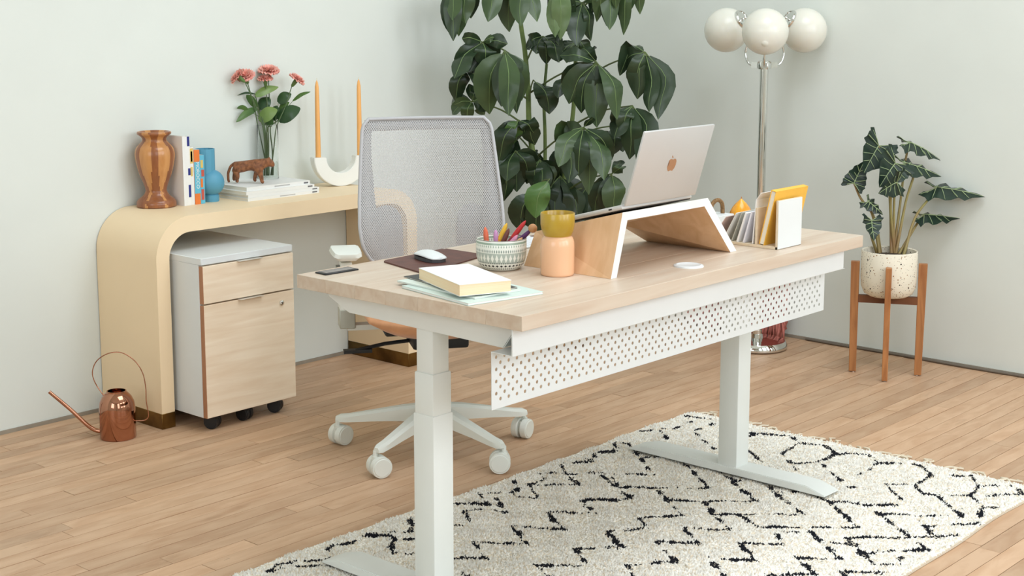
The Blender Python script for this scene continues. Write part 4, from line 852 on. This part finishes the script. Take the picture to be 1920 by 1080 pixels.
# candle holder and candles
m_cer=mat('white_ceramic',(240,240,233),.6,var=.01); HR=math.radians(-18); hc=pz(637,348,KZ); hc[1]=min(hc[1],WY-.06)
Ro,Ri,zt=.110,.060,.112; pl=arc(0,Ro,Ro,180,360,22); pl=[(-Ro,zt)]+[(x,z) for x,z in pl]+[(Ro,zt),(Ri,zt)]+[(x,z) for x,z in arc(0,Ro,Ri,360,180,20)]+[(-Ri,zt)]
bm=bmesh.new(); nO=24; nI=len(pl)
o_=[(-Ro,zt)]+arc(0,Ro,Ro,180,360,20)+[(Ro,zt)]; i_=[(-Ri,zt)]+arc(0,Ro,Ri,180,360,20)+[(Ri,zt)]; hw=.021
ov=[[bm.verts.new((x,y,max(z,0))) for x,z in o_] for y in (-hw,hw)]; iv=[[bm.verts.new((x,y,z)) for x,z in i_] for y in (-hw,hw)]
for k in range(len(o_)-1):
    bm.faces.new((ov[0][k],ov[0][k+1],iv[0][k+1],iv[0][k])); bm.faces.new((ov[1][k+1],ov[1][k],iv[1][k],iv[1][k+1])); bm.faces.new((ov[0][k+1],ov[0][k],ov[1][k],ov[1][k+1])); bm.faces.new((iv[0][k],iv[0][k+1],iv[1][k+1],iv[1][k]))
for k in (0,-1): bm.faces.new((ov[0][k],iv[0][k],iv[1][k],ov[1][k]))
bmesh.ops.recalc_face_normals(bm,faces=bm.faces[:]); bmesh.ops.bevel(bm,geom=[e for e in bm.edges if e.calc_face_angle(0)>.9],offset=.002,segments=2,affect='EDGES')
ho=bm_obj('candle_holder',bm,m_cer,None,autosmooth=35); ho.location=hc; ho.rotation_euler=(0,0,HR); tag(ho,'white ceramic U-shaped candle holder at the right of the console','candle holder')
m_wax=mat('orange_wax',(244,182,108),.45,var=.03,sss=.15)
for s,lb in ((-1,'orange taper candle in the left arm of the white holder'),(1,'orange taper candle in the right arm of the white holder')):
    x=s*(Ro+Ri)/2; w=Vector((x*math.cos(HR),x*math.sin(HR),0))+Vector(hc); o=thing('taper_candle',lb,'candle',(w.x,w.y,KZ+zt+.0005),0,'orange taper candles')
    lathe_o('wax',[(0,0),(.0102,0),(.0100,.02),(.0082,.22),(.0072,.262),(.0045,.278),(.0012,.287),(0,.287)],m_wax,o,n=20); tube_o('wick',[(0,0,.285),(.0006,0,.295)],.0009,mat('candle_wick',(230,220,190),.8),o,n=5)

# ------------------------------------------------------------------ on the desk
def ond(x,y,dz=0.): return pz(x,y,HD+dz)
# laptop stand
m_lsw=mat('stand_maple_veneer',(226,188,148),.45,c2=(210,168,124),scale=2.6,wood=(10,10,1.6)); m_lse=mat('stand_white_edge',(242,243,240),.4)
SY0,SY1=.117,.385
def prof_at(y):
    k=(y-SY0)/(SY1-SY0); zt=.897-.072*k; hz=zt-HD
    o=[(.445,HD+.0004),(.487,zt),(.836,zt),(.972,HD+.0004)]; t=.020
    i=[(.445+t+.002,HD+.0004),(.487+t-.001,zt-t),(.836-t+.006,zt-t),(.972-t-.008,HD+.0004)]
    return o,i
ls=thing('laptop_stand','white edged wooden laptop stand with splayed legs on the desk','laptop stand',(.70,(SY0+SY1)/2,HD)); so=np.array(ls.location)
def stand_piece(name,k):
    bm=bmesh.new(); lay=[]
    for y in (SY0,SY1):
        o,i=prof_at(y); lay.append([bm.verts.new(np.array((p[0],y,p[1]))-so) for p in (o[k],o[k+1],i[k+1],i[k])])
    a,b=lay
    bm.faces.new(a); bm.faces.new(b[::-1])
    for j in range(4): bm.faces.new((a[j],b[j],b[(j+1)%4],a[(j+1)%4]))
    bmesh.ops.recalc_face_normals(bm,faces=bm.faces[:]); ob=bm_obj(name,bm,m_lsw,ls); ob.data.materials.append(m_lse)
    ob.data.polygons.foreach_set('material_index',[1 if abs(p.normal.y)>.8 else 0 for p in ob.data.polygons]); return ob
stand_piece('side_panel',0); stand_piece('top_panel',1); stand_piece('side_panel',2)
# laptop
m_alu=mat('pinkish_aluminium',(205,204,202),.42,metal=.4,var=.01); m_key=mat('dark_keys',(34,34,36),.5)
hg=np.array([.650,.128,.8965]); sl=math.atan2(-.072,SY1-SY0)
lap=thing('laptop','open silver laptop facing away on the wooden stand','laptop',hg); LW,LDp=.285,.200
bm=rbox(-LW/2,LW/2,0.004,LDp,.0045,.0165,.004,2); bs=bm_obj('base',bm,m_alu,lap,autosmooth=40); bs.rotation_euler=(sl,0,0)
boxo('base_underside',(-LW/2+.004,LW/2-.004,.008,LDp-.004,.0022,.0050),m_black,bs,r=.001); boxo('side_port',(-LW/2-.0004,-LW/2+.002,.035,.045,.009,.0125),m_black,bs,r=0)
kb=boxo('keyboard_well',(-.125,.125,.03,.115,.0165,.0168),m_key,bs,r=0)
bm=rbox(-LW/2,LW/2,-.0075,0.,.004,.190,.003,2); ld=bm_obj('lid',bm,m_alu,lap,autosmooth=40); ld.location=(0,.004,.010); ld.rotation_euler=(math.radians(17.),0,0)
boxo('screen',(-LW/2+.006,LW/2-.006,-.0001,.0006,.012,.184),mat('dark_screen',(16,17,20),.15),ld,r=0)
ap=[]                                                            # logo outline: bitten fruit with a leaf
for x,z in ((0,.30),(.14,.36),(.32,.36),(.45,.25),(.36,.12),(.345,-.02),(.40,-.15),(.48,-.22),(.40,-.40),(.27,-.55),(.14,-.56),(0,-.51),(-.14,-.56),(-.27,-.55),(-.42,-.38),(-.50,-.12),(-.47,.15),(-.35,.32),(-.16,.36)): ap.append((-x*.034,z*.034+.100))
bm=bmesh.new(); prism(bm,ap,-.0079,-.0074,'y'); lf=[(-.0005,.1135),(-.002,.1175),(-.0065,.1215),(-.0075,.1195),(-.005,.1155)]; prism(bm,lf,-.0079,-.0074,'y')
bmesh.ops.triangulate(bm,faces=bm.faces[:]); bm_obj('logo',bm,mat('mirror_logo',(214,186,168),.12,metal=1,var=.02),ld)
# desk organiser
m_ply=mat('pale_plywood',(226,208,180),.55,wood=(2,12,12),scale=4); oc=ond(1457,469); ox0,oy0=oc[0],oc[1]; OW=.118; OD=.30
org=thing('desk_organiser','plywood desk file organiser with white end panel at the right end of the desk','organiser',(ox0+OW/2,oy0+OD/2,HD+.0004))
boxo('base',(-OW/2,OW/2,-OD/2,OD/2,0,.007),m_ply,org,r=.0005)
for y,h_,m_ in ((-OD/2,.128,None),(-OD/2+.062,.104,None),(OD/2-.006,.06,None)):
    d_=boxo('divider',(-OW/2,OW/2,y,y+.006,.007 if y>-OD/2 else 0,h_),m_ply,org,r=.0004)
    if y==-OD/2: boxo('white_face',(-OW/2+.001,OW/2-.001,y-.0012,y,.001,h_-.001),m_white,org,r=.0003)
m_ynb=mat('yellow_cloth',(240,186,72),.6,var=.04); 
def leaning(name,label,cat,yb,h_,t,w,ang,cover,inner=None,x_off=0.,grp=None):
    o=thing(name,label,cat,(ox0+OW/2+x_off,oy0+yb,HD+.0075)); o.rotation_euler=(math.radians(ang),0,0)
    if grp: o['group']=grp
    if inner:
        boxo('cover',(-w/2,w/2,-t/2,-t/2+.002,0.001,h_),cover,o,r=.0005); boxo('cover',(-w/2,w/2,t/2-.002,t/2,0.001,h_),cover,o,r=.0005)
        boxo('pages',(-w/2+.002,w/2-.002,-t/2+.002,t/2-.002,.003,h_-.003),inner,o,r=0); boxo('spine',(-w/2,w/2,-t/2,t/2,h_-.0022,h_),cover,o,r=.0008)
    else: boxo('sheet',(-w/2,w/2,-t/2,t/2,.001,h_),cover,o,r=0)
    return o
leaning('yellow_notebook','thick yellow notebook leaning against the white end of the organiser','notebook',.049,.150,.016,.160,13,m_ynb,m_paper,.022)
m_env=mat('white_envelope',(246,246,246),.7,var=.01); m_lav=mat('lavender_envelope',(236,236,246),.7,var=.01)
e1=leaning('envelope','white envelope with raised flap just behind the notebook','envelope',.077,.118,.003,.112,4,m_env,grp='letters in the organiser')
bm=bmesh.new(); v=[bm.verts.new(p) for p in ((-.056,.0015,.117),(.056,.0015,.117),(.056,-.012,.138),(-.056,-.012,.138))]; bm.faces.new(v); f_=bm_obj('flap',bm,m_env,e1); md=f_.modifiers.new('s','SOLIDIFY'); md.thickness=.001
leaning('envelope','lavender envelope second behind the yellow notebook','envelope',.106,.088,.004,.112,16,m_lav,grp='letters in the organiser')
leaning('envelope','white envelope third behind the yellow notebook','envelope',.126,.084,.005,.110,18,m_env,grp='letters in the organiser')
leaning('grey_card','grey green card standing behind the envelopes','card',.145,.084,.002,.105,21,mat('grey_green_card',(196,196,186),.7))
ph=leaning('photo_print','black and white photograph leaning at the back of the organiser','photo',.168,.088,.0015,.12,28,m_bw)
boxo('picture',(-.0605,-.0602,-.0,.0001,.0,.0001),m_black,ph,r=0) if False else None
boxo('picture',(-.054,.054,.0008,.0014,.006,.080),mat('photo_grey',(150,154,152),.4,c2=(70,74,72),scale=25),ph,r=0)
leaning('pink_card','dusty pink card leaning behind the black and white photograph','card',.205,.080,.0012,.10,36,mat('pink_card',(222,190,180),.7),x_off=-.01)
# golden pear, white box with rope handle
yp=py_(1389,415,.355); yb=np.array([yp[0],.355,HD]); zt_=py_(1389,373,.355)[2]; hh=zt_-HD
pear=thing('golden_pear','shiny golden yellow pear ornament behind the letters','ornament',yb)
lathe_o('body',[(0,0),(.018,.001),(.031,hh*.16),(.034,hh*.32),(.032,hh*.50),(.025,hh*.68),(.015,hh*.84),(.006,hh*.95),(.0025,hh),(0,hh)],mat('golden_glaze',(244,180,40),.22,c2=(220,140,20),scale=25,coat=.4),pear,n=12,sharp=25)
tube_o('stalk',[(0,0,hh-.002),(.001,0,hh+.006)],.0015,m_teak,pear,n=6)
wb=ond(1352,440); wbx=max(wb[0],1.20); wz=py_(1352,409,.50)[2]-HD
wbo=thing('white_box','small white box with dark green side and woven rope handle behind the laptop stand','box',(1.262,.375,HD)); bt=.040
boxo('box_body',(-.045,.045,-.03,.03,0,bt),m_white,wbo,r=.001); boxo('green_side',(-.0465,-.045,-.03,.03,0,bt),mat('bottle_green_card',(70,88,72),.6),wbo,r=0)
tube_o('rope_handle',[(-.03,0,bt-.01),(-.03,0,bt+.018),(-.015,0,bt+.036),(.008,0,bt+.040),(.028,0,bt+.026),(.032,0,bt-.01)],.006,mat('jute_rope',(150,116,76),.9,c2=(104,78,50),scale=200,bump=.6,bscale=400),wbo,n=8,smooth_n=5)
# notebook and prints under the stand
nt=thing('dark_notebook','flat dark brown notebook seen through the laptop stand','notebook',(.86,.57,HD+.0004)); boxo('cover',(-.10,.10,-.07,.07,0,.003),m_black,nt,r=.0005); boxo('pages',(-.098,.10,-.068,.068,.003,.008),m_paper,nt,r=0); boxo('cover',(-.10,.10,-.07,.07,.008,.010),mat('brown_cover',(140,112,98),.6),nt,r=.0005)
pr=thing('art_print','grey and white printed card lying on the dark notebook','card',(.83,.575,HD+.0110),.35); boxo('sheet',(-.06,.06,-.045,.045,0,.001),m_bw,pr,r=0); boxo('picture',(-.05,.05,-.035,.035,.001,.0013),MATS['photo_grey'],pr,r=0)
# keyboard
kx0,kx1,ky0,ky1=.565,.845,.545,.66
kbd=thing('keyboard','slim white wireless keyboard at the back of the desk','keyboard',((kx0+kx1)/2,(ky0+ky1)/2,HD+.0004)); boxo('tray',(-.14,.14,-.0575,.0575,0,.006),m_white,kbd,r=.002)
m_kc=mat('white_keycap',(232,233,236),.5)
kme=None
for r_ in range(5):
    for c in range(14):
        x=-.130+c*.0186+.0093; y=-.048+r_*.0192+.0096
        if kme is None: kk=boxo('key',(-.0082,.0082,-.0085,.0085,.006,.0078),m_kc,kbd,r=.0008); kme=kk.data
        else: kk=bpy.data.objects.new('key',kme); COL.objects.link(kk); kk.parent=kbd
        kk.location=(x,y,0)
# two-tone vase
vp=(ond(1016,515)+ond(1079,515))/2+np.array([.0,.004,0]); s_=1/790.
vz=thing('two_tone_vase','peach and olive two-tone ceramic vase beside the laptop stand','vase',vp)
lathe_o('peach_base',[(0,0),(.0375,0),(.0395,.002),(.0400,.006),(.0400,.070),(.0392,.080),(.0360,.089),(.0310,.094),(0,.094)],mat('peach_glaze',(238,188,148),.25,var=.02,coat=.3),vz,n=48)
lathe_o('olive_cup',[(0,.090),(.0290,.090),(.0335,.096),(.0375,.106),(.0402,.120),(.0405,.146),(.0395,.148),(.0385,.146),(.0375,.120),(.033,.106),(0,.102)],mat('olive_glaze',(190,158,52),.28,c2=(172,138,40),coat=.3),vz,n=48)
# patterned bowl with pens
m_bowl=bpy.data.materials.new('patterned_bowl_glaze'); m_bowl.use_nodes=True; N,L=m_bowl.node_tree.nodes,m_bowl.node_tree.links
tc=N.new('ShaderNodeTexCoord'); sx=N.new('ShaderNodeSeparateXYZ'); L.new(tc.outputs['Object'],sx.inputs[0])
ang=mth('ARCTAN2',sx.outputs[1],sx.outputs[0]); zz=sx.outputs[2]
def bandz(a,b): return mth('MULTIPLY',mth('GREATER_THAN',zz,a),mth('LESS_THAN',zz,b))
def motif(freq,z0,z1,thr,shape='diamond'):
    c=mth('ABSOLUTE',mth('SINE',mth('MULTIPLY',ang,freq/2))); h=mth('ABSOLUTE',mth('SUBTRACT',mth('MULTIPLY',mth('SUBTRACT',zz,(z0+z1)/2),2/(z1-z0)),0.))
    return mth('MULTIPLY',mth('LESS_THAN',mth('ADD',c,h),thr),bandz(z0,z1))
prevc=None
def lay(mask,colr_):
    global prevc
    mx=N.new('ShaderNodeMix'); mx.data_type='RGBA'; L.new(mask,mx.inputs[0])
    if prevc is None: mx.inputs[6].default_value=lin((232,234,224))
    else: L.new(prevc,mx.inputs[6])
    mx.inputs[7].default_value=lin(colr_); prevc=mx.outputs[2]
lay(bandz(.020,.045),(176,186,176)); lay(motif(34,.021,.044,.95),(236,238,228)); lay(motif(68,.044,.056,.8),(120,136,128)); lay(bandz(.0655,.0705),(150,168,150)); lay(motif(60,.056,.067,.7),(150,168,150)); lay(motif(34,.011,.017,1.0),(34,36,40)); lay(motif(68,.018,.024,.8),(96,108,104)); lay(motif(60,.004,.010,.8),(120,130,124)); lay(bandz(.0738,.0752),(112,104,92))
L.new(prevc,N['Principled BSDF'].inputs['Base Color']); N['Principled BSDF'].inputs['Roughness'].default_value=.3
bp_=ond(940,503); bwl=thing('patterned_bowl','white ceramic bowl with green grey diamond pattern holding pens','bowl',bp_)
lathe_o('bowl_wall',[(0,0),(.040,0),(.046,.003),(.055,.014),(.0600,.030),(.0610,.045),(.0610,.0745),(.0602,.0755),(.0590,.0745),(.0585,.045),(.054,.018),(.044,.008),(0,.007)],m_bowl,bwl,n=64)
def pen(label,name,lean_l,lean_d,L_,col_,tipc,off_l,off_d,ball=None):
    root=np.array(bp_)+C_R*off_l+np.array([-C_R[1],C_R[0],0])*off_d+np.array([0,0,.0085])
    dirv=C_R*lean_l+np.array([-C_R[1],C_R[0],0])*lean_d; dirv=dirv+np.array([0,0,1.]); dirv/=np.linalg.norm(dirv)
    o=thing(name,label,'pen',root,0,'pens in the patterned bowl'); e=dirv*L_
    mc=mat('pen_'+'_'.join(map(str,col_)),col_,.45,var=.08,scale=40); mt=mat('pen_'+'_'.join(map(str,tipc)),tipc,.45,var=.08,scale=40)
    tube_o('barrel',[e*0,e*.3,e*.62],[.0042,.0056,.0060],mc,o,n=8,smooth_n=3); tube_o('cap',[e*.60,e*.78,e*.92,e],[.0060,.0064,.0048,.0012],mt,o,n=8,smooth_n=3)
    if ball: lathe_o('wooden_ball',[(.011*math.sin(t),-.011*math.cos(t)) for t in np.linspace(0.001,math.pi-.001,12)],mat('ball_wood',(196,142,96),.5),o,n=14,c=tuple(e*1.03))
pen('short orange crayon pen standing at the left of the bowl','crayon_pen',-.10,.1,.092,(236,120,84),(226,110,76),-.030,.0)
pen('yellow topped pen leaning right in the bowl','crayon_pen',.45,.2,.108,(230,160,60),(240,190,60),-.030,.012)
pen('dark brown pen beside the yellow one','crayon_pen',.42,-.05,.100,(112,62,52),(112,62,52),-.020,-.018)
pen('pink pen lying low in the middle of the bowl','crayon_pen',.75,-.2,.100,(214,140,170),(222,150,180),-.020,-.022)
pen('mauve pen leaning left behind the orange crayon','crayon_pen',-.05,.25,.084,(206,150,196),(206,150,196),-.010,.008)
pen('long red pen pointing up to the right from the bowl','crayon_pen',.80,.35,.135,(140,36,60),(196,44,46),-.022,.006)
pen('peach pen resting on the bowl rim','crayon_pen',.9,-.1,.094,(236,182,130),(236,182,130),-.012,-.012)
pen('purple pen with round wooden ball end leaning to the right','crayon_pen',1.05,-.05,.128,(96,52,108),(86,44,96),-.020,-.006,True)
# leather pad and mouse
pc_=[ond(717,491.5),ond(795,515),ond(912,480),ond(833,468)]; pcn=sum(pc_)/4
pad=thing('leather_mouse_pad','dark brown leather mouse pad lying near the keyboard','mouse pad',pcn); bm=bmesh.new(); prism(bm,[tuple((p-pcn)[:2]) for p in pc_],0.0005,.0038,'z'); bmesh.ops.bevel(bm,geom=[e for e in bm.edges if abs(e.verts[0].co.z-e.verts[1].co.z)>.001],offset=.008,segments=4,affect='EDGES'); bm_obj('leather',bm,mat('brown_leather',(104,62,52),.5,c2=(84,48,42),bump=.3,bscale=600,scale=30),pad,autosmooth=40)
mp_=ond(806,487,.004); mo=thing('mouse','white wireless mouse with dark underside resting on the leather pad','mouse',mp_); mo.location.z=HD+.004; mo.rotation_euler=(0,0,math.radians(74-90))
def mouse_shape(z0,zk,w,l,lift):
    V=[];Fc=[]; nu,nv=18,12
    for i in range(nu+1):
        t=i/nu*2-1
        for k in range(nv+1):
            s=k/nv*2-1; sup=(1-abs(t)**3.0)**(1/3.0) if abs(t)<1 else 0
            x=s*w*max(sup,.02); y=t*l; V.append((x,y,z0+zk*(1-(t*.92)**2)*(1-.55*s*s)*1.0+lift*(1-t*t)*.0+ .004*(1-s*s)*(t<9)))
    for i in range(nu):
        for k in range(nv): a=i*(nv+1)+k; Fc.append((a,a+1,a+nv+2,a+nv+1))
    return V,Fc
V,Fc=mouse_shape(.0075,.013,.0285,.0565,0); o=mesh_obj('white_shell',V,Fc,m_white,mo,True); md=o.modifiers.new('s','SOLIDIFY'); md.thickness=.0015; md.offset=-1
bm=bmesh.new(); bo=[((1-abs(t)**3)**(1/3)*.0262*sg, t*.054) for sg,tr in ((1,np.linspace(-.995,.995,14)),(-1,np.linspace(.995,-.995,14))) for t in tr]; prism(bm,bo,.0004,.0085,'z'); bm_obj('dark_base',bm,mat('dark_grey_base',(70,70,72),.5),mo)
# folders and book
m_fold=mat('pale_mint_folder',(216,226,216),.6,var=.02); m_fold2=mat('mint_folder',(206,222,213),.6,var=.02); m_nb=mat('charcoal_notebook',(74,76,74),.6)
def slab(name,label,cat,corners,z0,t,mats_,grp=None,cover=.0012):
    """flat book or folder from three top corners (left, near, right) read on its own level"""
    Lp,Np,Rp=[np.array(pz(x,y,z0+t)) for x,y in corners]; e1=Lp-Np; e2=Rp-Np; ln1,ln2=np.linalg.norm(e1[:2]),np.linalg.norm(e2[:2]); a=math.atan2(e2[1],e2[0])
    c=Np+(e1+e2)/2; o=thing(name,label,cat,(c[0],c[1],z0),a,grp)
    w,h=ln2/2,ln1/2; boxo('cover',(-w,w,-h,h,t-cover,t),mats_[0],o,r=.0003); boxo('cover',(-w,w,-h,h,0,cover),mats_[0],o,r=.0003)
    boxo('pages',(-w+.001,w-.0015,-h+.001,h-.001,cover,t-cover),mats_[1],o,r=0)
    return o
z=HD+.0003
slab('paper_folder','pale mint paper folder at the bottom of the pile on the desk','folder',((756,535),(875,569),(1016,547)),z,.006,(m_fold2,m_bw),'folders under the book'); z+=.0062
slab('paper_folder','smaller pale green folder lying between mint folder and charcoal notebook','folder',((757,524),(877,560),(966,544)),z,.004,(m_fold,m_bw),'folders under the book'); z+=.0042
slab('charcoal_notebook','thin charcoal notebook peeking out under the cream book','notebook',((772,516),(868,553),(955,540)),z,.003,(m_nb,m_paper),cover=.0008); z+=.0032
slab('cream_book','thick book with white cover and cream page edges on top of the folders','book',((786,502),(860,534),(958,525)),z,.026,(m_bw,mat('cream_pages',(244,226,192),.8,c2=(238,214,174),wood=(1,1,120),scale=3)),cover=.0012)
bpy.context.view_layer.update()
